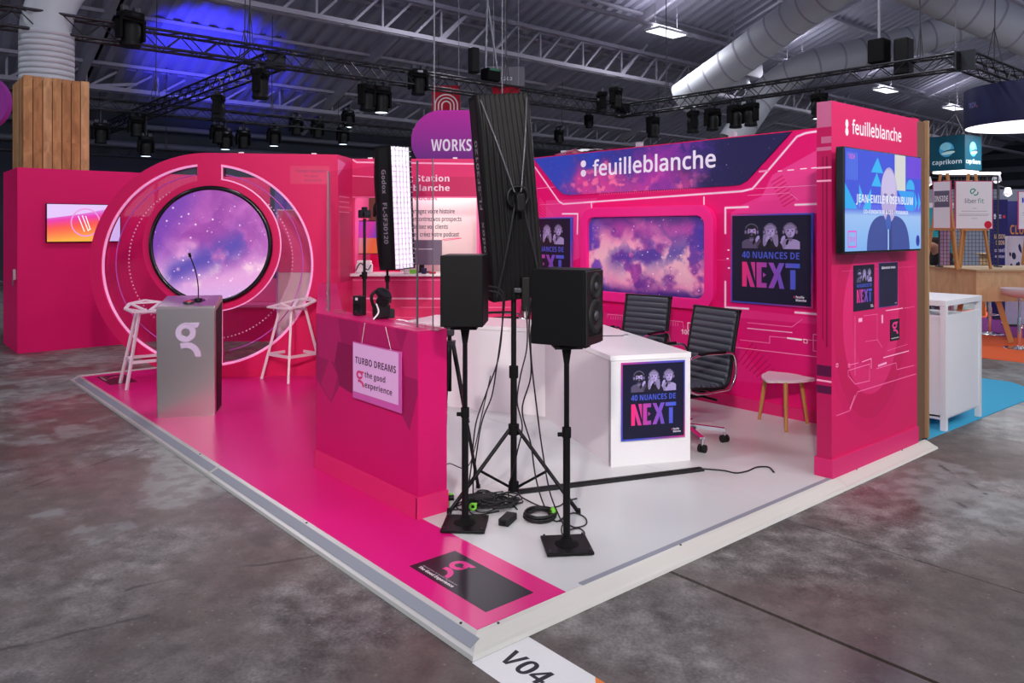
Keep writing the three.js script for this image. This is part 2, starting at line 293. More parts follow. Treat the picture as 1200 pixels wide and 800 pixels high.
duct('ventilation_duct', 'thick white duct with an elbow crossing above the round lamp', [dep(1060, -22, 24), dep(1105, -2, 24), dep(1150, 17, 24), dep(1215, 46, 24)], 0.62, 6);
{
  const o = thing('ventilation_unit', 'grey box ventilation unit hung beside the straight white duct', 'ventilator', dep(866, 88, 32), 0);
  part('casing', rbox(1.7, 1.1, 1.2, 0.04, 0, 0.4, 0), M.roofSteel, o); part('outlet', cyl(0.4, 0.5, 0.4, 0, -0.32, 0), M.duct, o); parts('hanger', [bar([-0.7, 0.9, 0], [-0.7, 3.2, 0], 0.03), bar([0.7, 0.9, 0], [0.7, 3.2, 0], 0.03)], M.roofSteel, o);
}
// ------------------------------------------------------------------ lamps of the hall
{
  const mk = () => {
    const o = thing('ceiling_lamp', 'x', 'lamp');
    part('housing', rbox(1.56, 0.08, 0.66, 0.02, 0, 0.06, 0), M.white, o); part('diffuser', box(1.48, 0.02, 0.58, 0, 0.012, 0), M.led, o); part('upper_diffuser', box(1.48, 0.01, 0.58, 0, 0.104, 0), M.led, o);
    parts('suspension', [bar([-0.6, 0.1, 0], [-0.6, 1.6, 0], 0.012), bar([0.6, 0.1, 0], [0.6, 1.6, 0], 0.012)], M.roofSteel, o);
    return o;
  };
  let first = null;
  for (const z of [-14.7, -5.4, 4.6, 13.5]) {
    for (let k = -3; k < 5; k++) {
      const x = 19.85 + k * 8.6, y = 8.5; if (z > 0 && k > 2) continue;
      const l = z < -10 ? 'white LED ceiling panel in the row hung on the long rail' : 'white LED ceiling panel in the rows above the stand';
      const o = first ? copyOf(first, l, [x, y, z]) : (first = mk()); if (o === first) { o.position.set(x, y, z); o.userData.label = l; }
      o.userData.group = z < -10 ? 'LED panels on the long rail' : 'LED panels above the stand';
      const a = new THREE.RectAreaLight(0xf3f5ff, HALL_PANEL, 1.48, 0.58); a.position.set(x, y - 0.01, z); a.lookAt(x, 0, z); scene.add(a); a.name = 'hall_panel';
      const u = new THREE.RectAreaLight(0xeef0ff, UPLIGHT, 1.48, 0.58); u.position.set(x, y + 0.115, z); u.lookAt(x, 20, z); scene.add(u); u.name = 'hall_uplight';
    }
  }
  const rail = thing('lamp_rail', 'long grey rail carrying the LED ceiling panels', 'rail', [0, 8.62, -14.7]);
  part('profile', span(-12, 62, 0, 0.12, -0.06, 0.06), M.roofSteel, rail); part('hanger', [-6, 2.6, 11, 24, 32.5, 41, 50].map((x) => bar([x, 0.1, 0], [x, ROOFY(-14.7) - 8.62, 0], 0.02)), M.roofSteel, rail);
}
// ------------------------------------------------------------------ lighting rig: trusses and moving heads
function truss(label, p, q, s = 0.29) {
  p = v3(p); q = v3(q); const L = p.distanceTo(q), o = thing('lighting_truss', label, 'truss', p, Math.atan2(-(q.z - p.z), q.x - p.x)), h = s / 2, m = M.truss;
  for (const [a, b] of [[h, h], [h, -h], [-h, h], [-h, -h]]) part('chord', bar([0, a, b], [L, a, b], 0.026, 8), m, o);
  const web = []; const n = Math.round(L / (s * 1.05)), d = L / n;
  for (let k = 0; k < n; k++) {
    const x0 = k * d, x1 = x0 + d, f = k % 2;
    for (const b of [h, -h]) web.push(bar([x0, f ? h : -h, b], [x1, f ? -h : h, b], 0.011, 5));
    web.push(bar([x0, h, f ? h : -h], [x1, h, f ? -h : h], 0.011, 5), bar([x0, -h, f ? h : -h], [x1, -h, f ? -h : h], 0.011, 5));
  }
  part('lattice', web, m, o).userData.kind = 'stuff';
  for (let x = 1.6; x < L; x += 6.2) part('hanging_cable', [bar([x, h, 0], [x, 3.4, 0.05], 0.012, 6), bar([x, h, h], [x, 0.9, 0], 0.01, 5), bar([x, h, -h], [x, 0.9, 0], 0.01, 5)], M.sling, o);
  for (const x of [0, L]) part('end_plate', box(0.03, s + 0.08, s + 0.08, x, 0, 0), m, o);
  return o;
}
const RY = 4.9, RZ = -11.7, RX = 14.25;
truss('long black lighting truss passing in front of the wooden column duct', [-4, RY, RZ], [RX, RY, RZ], 0.3);
truss('black lighting truss behind the galaxy wall joining the long truss', [RX, RY, RZ - 0.2], [RX + 0.2, RY, -3.4]);
truss('short black lighting truss above the round hanging lamp', [RX + 0.2, RY, -3.3], [24, RY, -3.3], 0.3);
truss('black lighting truss branching off backwards towards the dark hall wall', [4.4, RY, RZ - 0.2], [4.4, RY, -26]);
truss('dark far truss carrying the lit spotlights', [-6, 5.0, -20.5], [27, 5.0, -20.5]);
truss('dark far truss low along the hall wall', [-8, 4.1, -24.2], [20, 4.1, -24.2]);
truss('black front lighting truss above the visitors aisle', [-5, 5.6, 4.2], [9, 5.6, 4.2]);

const headProto = (() => {
  const o = thing('moving_head', 'x', 'stage light');
  parts('clamp', [rbox(0.1, 0.1, 0.08, 0.01, -0.1, -0.05, 0), rbox(0.1, 0.1, 0.08, 0.01, 0.1, -0.05, 0)], M.darkSteel, o);
  part('base', rbox(0.34, 0.12, 0.26, 0.03, 0, -0.15, 0), M.blackMatte, o); part('display', box(0.12, 0.05, 0.01, 0, -0.15, 0.131), M.lensOff, o);
  part('yoke', [rbox(0.05, 0.34, 0.16, 0.02, -0.19, -0.36, 0), rbox(0.05, 0.34, 0.16, 0.02, 0.19, -0.36, 0), rbox(0.43, 0.06, 0.18, 0.02, 0, -0.22, 0)], M.blackMatte, o);
  const hd = part('head', new THREE.LatheGeometry([[0, 0.2], [0.1, 0.19], [0.145, 0.13], [0.15, 0.02], [0.135, -0.12], [0.15, -0.15], [0.15, -0.19], [0.13, -0.2]].map(([x, y]) => new THREE.Vector2(x, y)), 24).translate(0, -0.44, 0), M.black, o);
  part('lens', cyl(0.128, 0.128, 0.012, 0, -0.632, 0, 24), M.lensOff, hd);
  return o;
})();
let headN = 0;
function head(label, pos, turn, lit, group, scale = 1) {
  const o = headN++ ? copyOf(headProto, label, pos, turn, group) : headProto;
  if (o === headProto) { o.position.copy(v3(pos)); o.rotation.y = turn; o.userData.label = label; if (group) o.userData.group = group; }
  o.scale.setScalar(scale);
  if (lit) { const h = o.children.find((c) => c.name === 'head'); h.children[0].material = M.lens; }
  return o;
}
const hangA = (px) => { const p = onZ(px, 120, RZ); return V(p.x, RY - 0.17, RZ); };
head('large dark moving head lamp on the long truss beside the column duct', [onZ(153, 30, RZ + 0.3).x, RY + 0.42, RZ + 0.3], 0.3, false, null, 1.05);
head('moving head lamp where the branch truss leaves the long truss', hangA(305), 0.8);
head('moving head lamp hanging under the long truss between two clear stretches', hangA(430), 0.4);
head('black floodlight head with barn doors above the purple workshop sign', V(hangA(487).x, RY + 0.28, RZ + 0.1), -0.2);
head('moving head lamp next to the truss corner above the galaxy banner', V(onZ(697, 120, RZ).x, RY + 0.42, RZ + 0.25), 0.9);
head('upright lamp head standing on the truss corner', V(RX - 0.6, RY + 0.62, RZ + 0.2), 0.2);
for (const px of [765, 812, 835, 862, 880]) { const p = onX(px, 150, RX + 0.1); head('small stage lamp hanging behind the galaxy banner top', V(p.x, RY - 0.17, Math.min(p.z, -4)), rr(0, 3), false, 'stage lamps behind the galaxy banner'); }
const FZ = -20.5;                                        // plane of the dark far truss
const farHead = (px, py, label, lit, group) => { const p = onZ(px, py, FZ), up = 5 - 0.13 - p.y - 0.63, h = head(label, V(p.x, p.y + 0.635, FZ), rr(0, 3), lit, group); part('hanger', bar([0, -0.05, 0], [0, Math.max(0.05, up), 0], 0.03), M.truss, h); h.rotation.y = 0; part('hanger_clamp', box(0.06, 0.05, 0.36, 0, Math.max(0.05, up) - 0.01, 0), M.truss, h); return p; };
farHead(655, 168, 'small lamp low behind the galaxy banner left tip', false); farHead(690, 150, 'small lamp on a drop bar behind the galaxy banner left part', false);
for (const [px, py] of [[171, 183], [264, 175], [321, 171], [408, 149], [402, 169]]) {
  const p = farHead(px, py, 'lit white spotlight among the dark far trusses', true, 'lit far spotlights');
  const s = new THREE.SpotLight(0xdfefff, 30, 0, R(28), 0.6); s.position.set(p.x, p.y - 0.03, p.z); s.target.position.set(p.x - 2, 0, p.z + 4); scene.add(s, s.target); s.castShadow = true; s.name = 'far_spot';
}
for (const [px, py] of [[118, 168], [160, 160], [255, 168], [347, 158], [372, 162], [285, 174]]) farHead(px, py, 'unlit dark moving head among the far trusses', false, 'unlit far moving heads');
function spot(px, py, pz, tx, ty, tz, k, color = 0xfff4ee, ang = 30, soft = 8) {
  const s = new THREE.SpotLight(color, k, 0, R(ang), 0.7); s.position.set(px, py, pz); s.target.position.set(tx, ty, tz); s.castShadow = true; s.shadow.radius = soft; s.name = 'rig_spot'; scene.add(s, s.target);
}
for (const [x, tx, ty, tz, k] of [[-4.4, 4.3, 1.5, -2.8, 1.15], [-2.2, 1.6, 1.6, -6.0, 0.6], [1.4, 4.2, 1.5, -4.4, 0.2], [4.6, 3.6, 1.6, -0.4, 0.2]]) {
  head('moving head lamp on the front truss above the visitors aisle', V(x, 5.6 - 0.17, 4.2), 0, true, 'moving heads on the front truss');
  spot(x, 4.75, 4.15, tx, ty, tz, SPOT * k);
}
spot(6.6, RY - 0.9, RZ, 3.2, 0, -3.4, SPOT * 0.4, 0xfff2f4, 30); head('lamp head on the long truss lighting the podcast desk', V(6.6, RY - 0.17, RZ), 0, true);
spot(RX, RY - 0.9, -6.2, 3.5, 0, -2.2, SPOT * 0.4, 0xf2f2ff, 24); head('lamp head on the truss behind the galaxy wall lighting the white floor', V(RX + 0.14, RY - 0.17, -6.2), 1, true);
spot(4.6, RY + 0.35, -18.2, 6.8, 7.4, -22.6, 260, 0x3a36ff, 27, 4); head('blue wash lamp head on the branching truss', V(4.4, RY - 0.17, -15), 1, false);
// ------------------------------------------------------------------ the stand's platform
const P0 = 0.05;
{
  const pf = struct('platform', [0, 0, 0], 0, 'low stand platform with pink and white floor covering');
  const slabOf = (pts, top) => { const s = shapeOf(pts.map(([x, z]) => [x, -z])); return new THREE.ExtrudeGeometry(s, { depth: top - 0.004, bevelEnabled: false }).rotateX(-Math.PI / 2).translate(0, 0.004, 0); };
  part('pink_covering', slabOf([[0.1, -0.104], [0.6, -0.104], [0.6, -2.5], [2.02, -5.3], [2.6, -7.1], [0.1, -7.1]], P0), M.pinkFloor, pf, 'glossy pink floor covering');
  for (const pts of [[[0.6, -0.104], [2.3, -0.104], [2.3, -5.86], [2.02, -5.3], [0.6, -2.5]], [[2.303, -0.104], [4.3, -0.104], [4.3, -2.4], [2.303, -2.4]], [[2.303, -2.403], [4.3, -2.403], [4.3, -7.1], [2.6, -7.1], [2.303, -5.87]]]) part('white_covering', slabOf(pts, P0), M.whiteFloor, pf, 'white floor covering');
  // bevelled aluminium edge: cross section from the covering (in) down to the hall floor (out)
  const prof = (w) => shapeOf([[0, 0.002], [0.008, 0.016], [0.024, 0.02], [w - 0.022, 0.046], [w, 0.051], [w, 0.002]]);
  const edge = (len) => extrude(prof(0.1), len);
  const mitre = (g, ax, end) => { const p = g.attributes.position; for (let i = 0; i < p.count; i++) { if (ax === 'z' && Math.abs(p.getZ(i) - end) < 1e-4) p.setZ(i, -p.getX(i)); if (ax === 'x' && Math.abs(p.getX(i) - end) < 1e-4) p.setX(i, -p.getZ(i)); } g.computeVertexNormals(); return g; };
  const leftRun = (z0, z1, m = M.alu) => { const g = edge(z0 - z1).translate(0, 0, z1); if (z0 > -0.1) mitre(g, 'z', z0); part('edge_profile', g, m, pf, 'silver bevelled edge profile'); };
  leftRun(-0.002, -2.92); leftRun(-2.925, -7.2);
  const strip = (z0, z1) => part('grip_strip', beam([0.051, 0.0345, z0], [0.051, 0.0345, z1], 0.05, 0.002, -0.449), M.aluGrey, pf, 'grey grip strip');
  strip(-0.052, -2.9); strip(-2.94, -7.1);
  { // along x: profile's x runs to -z
    for (const [x0, x1] of [[0.004, 3.02], [3.024, 4.42]]) part('edge_profile', ((g) => (x0 < 0.1 ? mitre(g, 'x', x0) : g))(edge(x1 - x0).applyMatrix4(new THREE.Matrix4().makeBasis(V(0, 0, -1), V(0, 1, 0), V(1, 0, 0))).translate(x0, 0, 0)), M.aluWhite, pf, 'pale bevelled edge profile');
    part('grip_strip', beam([0.7, 0.0515, -0.112], [2.98, 0.0515, -0.112], 0.03, 0.003), M.aluGrey, pf, 'grey grip strip');
  }
  for (const [x, y, z] of [[0.085, 0.05, -0.19], [0.088, 0.05, -1.6], [0.088, 0.05, -3.3], [0.2, 0.05, -0.09], [1.4, 0.05, -0.09], [3.3, 0.05, -0.09], [4.0, 0.05, -0.09]]) part('screw', cyl(0.006, 0.006, 0.004, x, y, z, 10), M.darkSteel, pf);
  part('far_edge', span(0.1, 1.6, 0.004, 0.051, -7.2, -7.1), M.aluWhite, pf);
}
// ------------------------------------------------------------------ lettering and prints
function person(ctx, x, y, s, hairC, k) {            // monochrome portrait of someone wearing headphones
  const g = (v) => 'rgb(' + Math.round(v * 0.8) + ',' + Math.round(v * 0.74) + ',' + Math.round(Math.min(255, v * 0.98)) + ')', el = (a, b, rx, ry, v, t = 0) => { ctx.fillStyle = g(v); ctx.beginPath(); ctx.ellipse(x + a * s, y + b * s, rx * s, ry * s, t, 0, 7); ctx.fill(); };
  ctx.fillStyle = g(k.top); ctx.beginPath(); ctx.moveTo(x - 0.66 * s, y + 1.15 * s); ctx.quadraticCurveTo(x - 0.64 * s, y + 0.46 * s, x - 0.2 * s, y + 0.38 * s); ctx.lineTo(x + 0.2 * s, y + 0.38 * s); ctx.quadraticCurveTo(x + 0.64 * s, y + 0.46 * s, x + 0.66 * s, y + 1.15 * s); ctx.fill();
  if (k.long) { el(-0.22, 0.25, 0.13, 0.5, hairC, 0.15); el(0.24, 0.25, 0.14, 0.52, hairC, -0.15); }
  ctx.fillStyle = g(150); ctx.fillRect(x - 0.1 * s, y + 0.18 * s, 0.2 * s, 0.3 * s);
  el(0, -0.1, 0.28, 0.32, hairC); el(0.01, 0.03, 0.215, 0.29, 190); el(0.06, 0.0, 0.15, 0.24, 222); el(0, -0.24, 0.23, 0.13, hairC);
  if (k.beard) { el(0, 0.2, 0.2, 0.15, 46); el(0.0, 0.12, 0.14, 0.05, 60); ctx.fillStyle = g(180); ctx.fillRect(x - 0.05 * s, y + 0.16 * s, 0.11 * s, 0.03 * s); }
  for (const d of [-0.09, 0.11]) { el(d, -0.05, 0.06, 0.015, 60); el(d, -0.005, 0.035, 0.02, 50); }
  el(0.02, 0.08, 0.03, 0.05, 150); if (!k.beard) el(0.01, 0.17, 0.07, 0.022, 120); el(0, 0.33, 0.12, 0.05, 110);
  ctx.strokeStyle = g(120); ctx.lineWidth = 0.055 * s; ctx.beginPath(); ctx.arc(x, y - 0.05 * s, 0.32 * s, Math.PI * 1.08, Math.PI * 1.92); ctx.stroke(); for (const d of [-0.31, 0.31]) { el(d, 0.03, 0.075, 0.13, 80); el(d * 0.97, 0.03, 0.04, 0.08, 170); }
  el(k.hand, 0.36, 0.085, 0.17, 215, 0.4); el(k.hand + 0.05, 0.62, 0.1, 0.26, k.top * 0.85, 0.2); el(k.hand * 0.4, 0.52, 0.06, 0.14, 30, 0.3);
}
const NEXT = canvasOf(720, 820, (c, w, h) => {
  c.fillStyle = '#1b1b33'; c.fillRect(0, 0, w, h);
  c.save(); c.beginPath(); c.rect(96, 60, 530, 250); c.clip();
  person(c, 188, 150, 190, 44, { top: 112, beard: true, hand: 0.3 }); person(c, 540, 148, 190, 168, { top: 205, hand: -0.32 }); person(c, 362, 150, 186, 176, { top: 46, long: true, hand: -0.12 }); c.restore();
  c.fillStyle = '#4d5fd0'; fit(c, '40 NUANCES DE', 96, 402, 530, 62);
  const g = c.createLinearGradient(96, 0, 626, 0); g.addColorStop(0, '#f0307c'); g.addColorStop(0.45, '#a04ab4'); g.addColorStop(1, '#3f63d8'); c.fillStyle = g;
  const poly = (p) => { c.beginPath(); p.forEach(([x, y], i) => (i ? c.lineTo(x, y) : c.moveTo(x, y))); c.closePath(); c.fill(); };
  const t = 440, b = 676;
  poly([[98, t], [142, t], [220, b], [176, b], [142, b - 120], [142, b], [98, b]]); poly([[180, t], [222, t], [222, b - 60]]); poly([[180, t], [222, t], [222, t + 140]]);
  poly([[236, t], [330, t], [330, t + 44], [282, t + 44], [282, b - 44], [330, b - 44], [330, b], [236, b]]); poly([[296, t + 92], [326, t + 116], [296, t + 140]]);
  poly([[346, t], [392, t], [422, t + 74], [402, t + 116]]); poly([[444, t], [492, t], [394, b], [346, b]]); poly([[428, t + 130], [452, t + 92], [490, b], [446, b]]);
  poly([[500, t], [626, t], [626, t + 42], [500, t + 42]]); poly([[542, t + 60], [588, t + 60], [588, b], [542, b]]);
  c.fillStyle = '#f4f4ff'; fit(c, 'feuille', 590, 752, 74, 20); fit(c, 'blanche', 590, 780, 92, 20); c.fillStyle = '#f0307c'; c.fillRect(572, 734, 8, 18);
});
const nextTex = texOf(NEXT);
const borderTex = texOf(canvasOf(256, 256, (c) => { const g = c.createLinearGradient(0, 0, 256, 256); g.addColorStop(0, '#c03a8c'); g.addColorStop(0.3, '#5a4ab8'); g.addColorStop(0.62, '#3a50c0'); g.addColorStop(1, '#d03a88'); c.fillStyle = g; c.fillRect(0, 0, 256, 256); }));
const borderMat = print(borderTex, 0.4), nextMat = print(nextTex, 0.4);
// the lower-case g emblem: ring, ear and tail, about one unit high
function emblem(s = 1) {
  const ring = new THREE.Shape(); ring.absarc(0, 0.22, 0.28, 0, Math.PI * 2); const hole = new THREE.Path(); hole.absarc(0, 0.22, 0.125, 0, Math.PI * 2, true); ring.holes.push(hole);
  const ear = shapeOf([[0, 0.5], [0.4, 0.5], [0.33, 0.36], [0.22, 0.36], [0.1, 0.44], [0, 0.498]]);
  const tail = []; for (let k = 0; k <= 14; k++) { const a = Math.PI * 0.62 - k / 14 * Math.PI * 0.62; tail.push([0.0 + 0.42 * Math.cos(a), -0.5 + 0.43 * Math.sin(a)]); } for (let k = 14; k >= 0; k--) { const a = Math.PI * 0.66 - k / 14 * Math.PI * 0.66; tail.push([0.0 + 0.26 * Math.cos(a), -0.5 + 0.27 * Math.sin(a)]); }
  return [ring, ear, shapeOf(tail)].map((q) => new THREE.ExtrudeGeometry(q, { depth: 0.012, bevelEnabled: false, curveSegments: 24 }).scale(s, s, 1));
}
function drawEmblem(c, x, y, s, col) {
  c.fillStyle = col; c.beginPath(); c.arc(x, y - 0.22 * s, 0.28 * s, 0, 7); c.arc(x, y - 0.22 * s, 0.125 * s, 0, 7, true); c.fill('evenodd');
  c.beginPath(); [[0, 0.5], [0.4, 0.5], [0.33, 0.36], [0.22, 0.36], [0, 0.45]].forEach(([a, b], i) => (i ? c.lineTo(x + a * s, y - b * s) : c.moveTo(x + a * s, y - b * s))); c.closePath(); c.fill();
  c.beginPath(); c.arc(x, y + 0.5 * s, 0.42 * s, -Math.PI * 0.62, 0); c.arc(x, y + 0.5 * s, 0.26 * s, 0, -Math.PI * 0.66, true); c.closePath(); c.fill();
}
function panelPrint(name, parent, w, h, mat, x = 0, y = 0, z = 0, label) { return part(name, new THREE.PlaneGeometry(w, h).translate(x, y, z), mat, parent, label); }
function poster(parent, x, y, w, h, d = 0.03) {        // framed poster standing off a wall, as part of it
  const f = part('poster', rbox(w, h, d, 0.006, x, y, d / 2), borderMat, parent, 'dark poster with three portraits and gradient lettering'); uvBox(f.geometry, x - w / 2, y - h / 2, w, h);
  panelPrint('poster_print', f, w * 0.955, h * 0.96, nextMat, x, y, d + 0.002);
}
// ------------------------------------------------------------------ galaxy wall (right side of the stand)
const BX = 4.25, BZ = -4.42, BL = 4.3, BH = 2.43;
const onB = (px, py) => { const p = onX(px, py, BX); return [p.z - BZ, p.y - P0]; };
{
  const CW = 2048, CH = Math.round(2048 * BH / BL), k = CW / BL;
  const art = canvasOf(CW, CH, (c) => {
    const at = (px, py) => { const [u, v] = onB(px, py); return [u * k, CH - v * k]; };
    const poly = (col, pts) => { c.fillStyle = col; c.beginPath(); pts.forEach((q, i) => { const [x, y] = at(...q); i ? c.lineTo(x, y) : c.moveTo(x, y); }); c.closePath(); c.fill(); };
    const line = (pts, w = 3, col = '#ff9ccb') => { c.strokeStyle = col; c.lineWidth = w; c.lineJoin = 'round'; c.lineCap = 'round'; c.beginPath(); pts.forEach((q, i) => { const [x, y] = at(...q); i ? c.lineTo(x, y) : c.moveTo(x, y); }); c.stroke(); };
    c.fillStyle = '#ea1074'; c.fillRect(0, 0, CW, CH);
    poly('#f03890', [[640, 235], [700, 232], [690, 250], [684, 300], [640, 320]]); poly('#f23c94', [[870, 240], [957, 200], [957, 250], [856, 250]]); poly('#ec2280', [[660, 360], [760, 372], [860, 395], [900, 450], [800, 440], [660, 400]]);
    poly('#f03089', [[845, 360], [957, 372], [957, 440], [905, 410], [872, 380]]); poly('#d60e66', [[620, 372], [700, 384], [760, 440], [640, 420]]); poly('#f44498', [[905, 205], [957, 176], [957, 232], [890, 236]]); poly('#dd106c', [[840, 250], [857, 250], [856, 356], [840, 352]]);
    poly('#e41876', [[862, 372], [902, 440], [957, 478], [957, 380]]);
    for (let n = 0; n < 9; n++) line([[866 + n * 4.2, 424 + n * 3.4], [882 + n * 4.2, 402 + n * 5]], 5, '#c80f58');
    for (let n = 0; n < 8; n++) line([[904 + n * 2, 214 + n * 4], [917 + n * 2, 206 + n * 4]], 5, '#d81a68');
    for (let n = 0; n < 6; n++) line([[632, 232 + n * 4], [648 + n * 3, 252 + n * 5]], 3, '#f55a9a');
    line([[627, 196], [655, 236], [660, 239], [870, 224], [882, 221], [934, 160], [944, 156], [957, 154]], 11, '#ff8cc4'); line([[627, 196], [655, 236], [660, 239], [870, 224], [882, 221], [934, 160], [944, 156], [957, 154]], 6, '#ffe6f4');
    for (let n = 0; n < 42; n++) line([[703 + n * 2.7, 226.5 - n * 0.17], [703 + n * 2.7, 228.6 - n * 0.17]], 2.4, '#ff9ccb');
    line([[693, 238], [693.5, 245]], 8, '#ffd9ec'); line([[825, 231], [825, 239]], 8, '#ffd9ec');
    const br = (pts) => { line(pts, 12, '#ff7fbc'); line(pts, 6, '#fff0f8'); };
    br([[659, 250.5], [677, 250.5], [676.5, 274]]); br([[876.5, 242.5], [850, 243.5], [850, 273]]); br([[850, 330], [850, 360], [877, 361.7]]); br([[932, 240], [957, 239]]); br([[932, 366], [957, 368]]);
    line([[627, 221], [650, 219]], 3); line([[890, 201], [900, 200]], 8); line([[912, 200.5], [916, 200.2]], 4, '#fff'); line([[923, 199.5], [930, 199]], 4, '#fff'); line([[938, 198], [945, 197.4]], 4, '#fff'); line([[951, 197], [957, 196.5]], 4, '#fff');
    line([[885, 221], [957, 217]], 2.5); line([[876, 229], [925, 226], [935, 234]], 2); line([[632, 240], [684, 237]], 2);
    line([[712, 372], [712, 368], [800, 377], [801, 384]], 2.4); for (let n = 0; n < 30; n++) line([[716 + n * 2.7, 370 + n * 0.26], [716 + n * 2.7, 374 + n * 0.28]], 2.2);
    line([[806, 386], [806, 378], [814, 379], [813, 398]], 4, '#fff'); c.fillStyle = '#ffe0ef'; { const [x, y] = at(798, 391); fit(c, '100', x, y, 52, 22); }
    line([[876, 378], [928, 383], [940, 374]], 2.4); line([[876, 384.5], [928, 389.5]], 4, '#ffc2e0'); line([[867, 398], [902, 402], [902, 394], [957, 399]], 2.6); line([[846, 405], [957, 418]], 2.4, '#ffb6d8'); line([[923, 396], [939, 398]], 7, '#fff'); line([[942, 397.4], [946, 398], [946, 402], [942, 401.6], [942, 397.4]], 2.6, '#fff'); line([[957, 392], [953, 391.6], [953, 411], [957, 411.6]], 3);
    line([[744, 300], [856, 305]], 1.6, '#f977b1');
    for (const [x, y] of [[853, 293], [852, 303], [853.5, 314]]) line([[x, y], [x + 1.4, y]], 6, '#fff');
  });
  const artTex = texOf(art);
  const w = struct('wall_right_panel', [BX, P0, BZ], -Math.PI / 2, 'pink printed stand wall with galaxy banner and posters');
  part('panel', uvBox(span(0, BL, 0, BH, -0.12, 0), 0, 0, BL, BH), print(artTex, 0.45), w);
  part('skirting', span(0, BL, 0, 0.1, 0, 0.012), M.pinkSkirt, w);
  // header banner
  const bp = [[626.5, 185.6], [655, 222], [661, 227], [668, 228.4], [860, 217.5], [868, 216.6], [876, 212], [928.6, 152.8]].map((q) => onB(...q)); bp[0][1] = BH - 0.002; bp[7][1] = BH - 0.002; bp[0][0] = Math.max(0.02, bp[0][0]);
  const x0 = bp[0][0], x1 = bp[7][0], y0 = Math.min(...bp.map((q) => q[1])), bw = x1 - x0, bh = BH - y0;
  { const c = BANNER.getContext('2d'), [tu, tv] = onB(696, 206), [eu, ev] = onB(841, 196); c.fillStyle = '#f4eefc'; const X = (u) => (u - x0) / bw * 1600, Y = (v) => (BH - v) / bh * 260; const X0 = X(tu), X1 = X(eu); fit(c, 'feuilleblanche', X0, Y(tv) , X1 - X0, 92, '', 'medium'); for (const py of [192, 203]) { const [u, v] = onB(685, py); c.beginPath(); c.ellipse(X(u), Y(v), 20, 22, 0, 0, 7); c.fill(); } }
  const ban = part('banner', uvBox(extrude(shapeOf(bp), 0.018), x0, y0, bw, bh), print(texOf(BANNER), 0.4), w, 'galaxy banner with white lettering');
  // framed galaxy picture
  const [gu0, gv1] = onB(684.5, 245.4), [gu1, gv1b] = onB(839, 240), gv0 = (onB(684.5, 350)[1] + onB(839, 361.5)[1]) / 2, gt = (gv1 + gv1b) / 2, fr = 0.085;
  const outer = roundRect(gu0, gv0, gu1, gt, 0.16), inner = roundRect(gu0 + fr, gv0 + fr, gu1 - fr, gt - fr, 0.1); outer.holes.push(new THREE.Path(inner.getPoints(8)));
  part('picture_frame', extrude(outer, 0.05, 0.008, 10), M.pinkFrame ?? (M.pinkFrame = soft(0xf4248a, 0.4)), w, 'bright pink rounded frame');
  part('galaxy_picture', uvBox(extrude(roundRect(gu0 + fr - 0.01, gv0 + fr - 0.01, gu1 - fr + 0.01, gt - fr + 0.01, 0.1), 0.02), gu0 + fr, gv0 + fr, gu1 - gu0 - 2 * fr, gt - gv0 - 2 * fr), print(texOf(PANEL), 0.35), w, 'nebula picture in violet and rose');
  // posters
  const [pu0, pt] = onB(858.5, 252.6), [pu1, pt2] = onB(955, 247.5), pb = (onB(857, 355)[1] + onB(955.4, 360)[1]) / 2, ptm = (pt + pt2) / 2;
  poster(w, (pu0 + pu1) / 2, (ptm + pb) / 2, pu1 - pu0, ptm - pb);
  const [qu1] = onB(671.8, 257); poster(w, qu1 - (pu1 - pu0) / 2, (ptm + pb) / 2, pu1 - pu0, ptm - pb);
  part('cornice', span(0, BL, BH, BH + 0.012, -0.12, -0.02), M.pinkDeep, w);
  { // crumpled protective film left lying on the wall top
    const o = thing('plastic_film', 'crumpled white plastic film lying on top of the galaxy wall', 'film', [BX + 0.06, P0 + BH + 0.013, BZ + onB(684, 180)[0]], -Math.PI / 2), g = new THREE.PlaneGeometry(0.95, 0.1, 40, 5).rotateX(-Math.PI / 2), p = g.attributes.position;
    for (let i = 0; i < p.count; i++) p.setY(i, 0.004 + 0.055 * Math.pow(Math.abs(fbm(p.getX(i) * 6 + 9, p.getZ(i) * 14 + 2, 3) - 0.3), 1.2) * Math.exp(-Math.pow((p.getX(i) + 0.08) * 3.2, 2)) * 2); g.computeVertexNormals(); part('sheet', g, std(0xf2f2f4, 0.3, 0, { side: THREE.DoubleSide }), o);
  }
  for (let n = 0; n < 4; n++) part('clip', box(0.06, 0.05, 0.05, 0.5 + n * 1.1, BH + 0.037, -0.07), M.roofSteel, w);
}
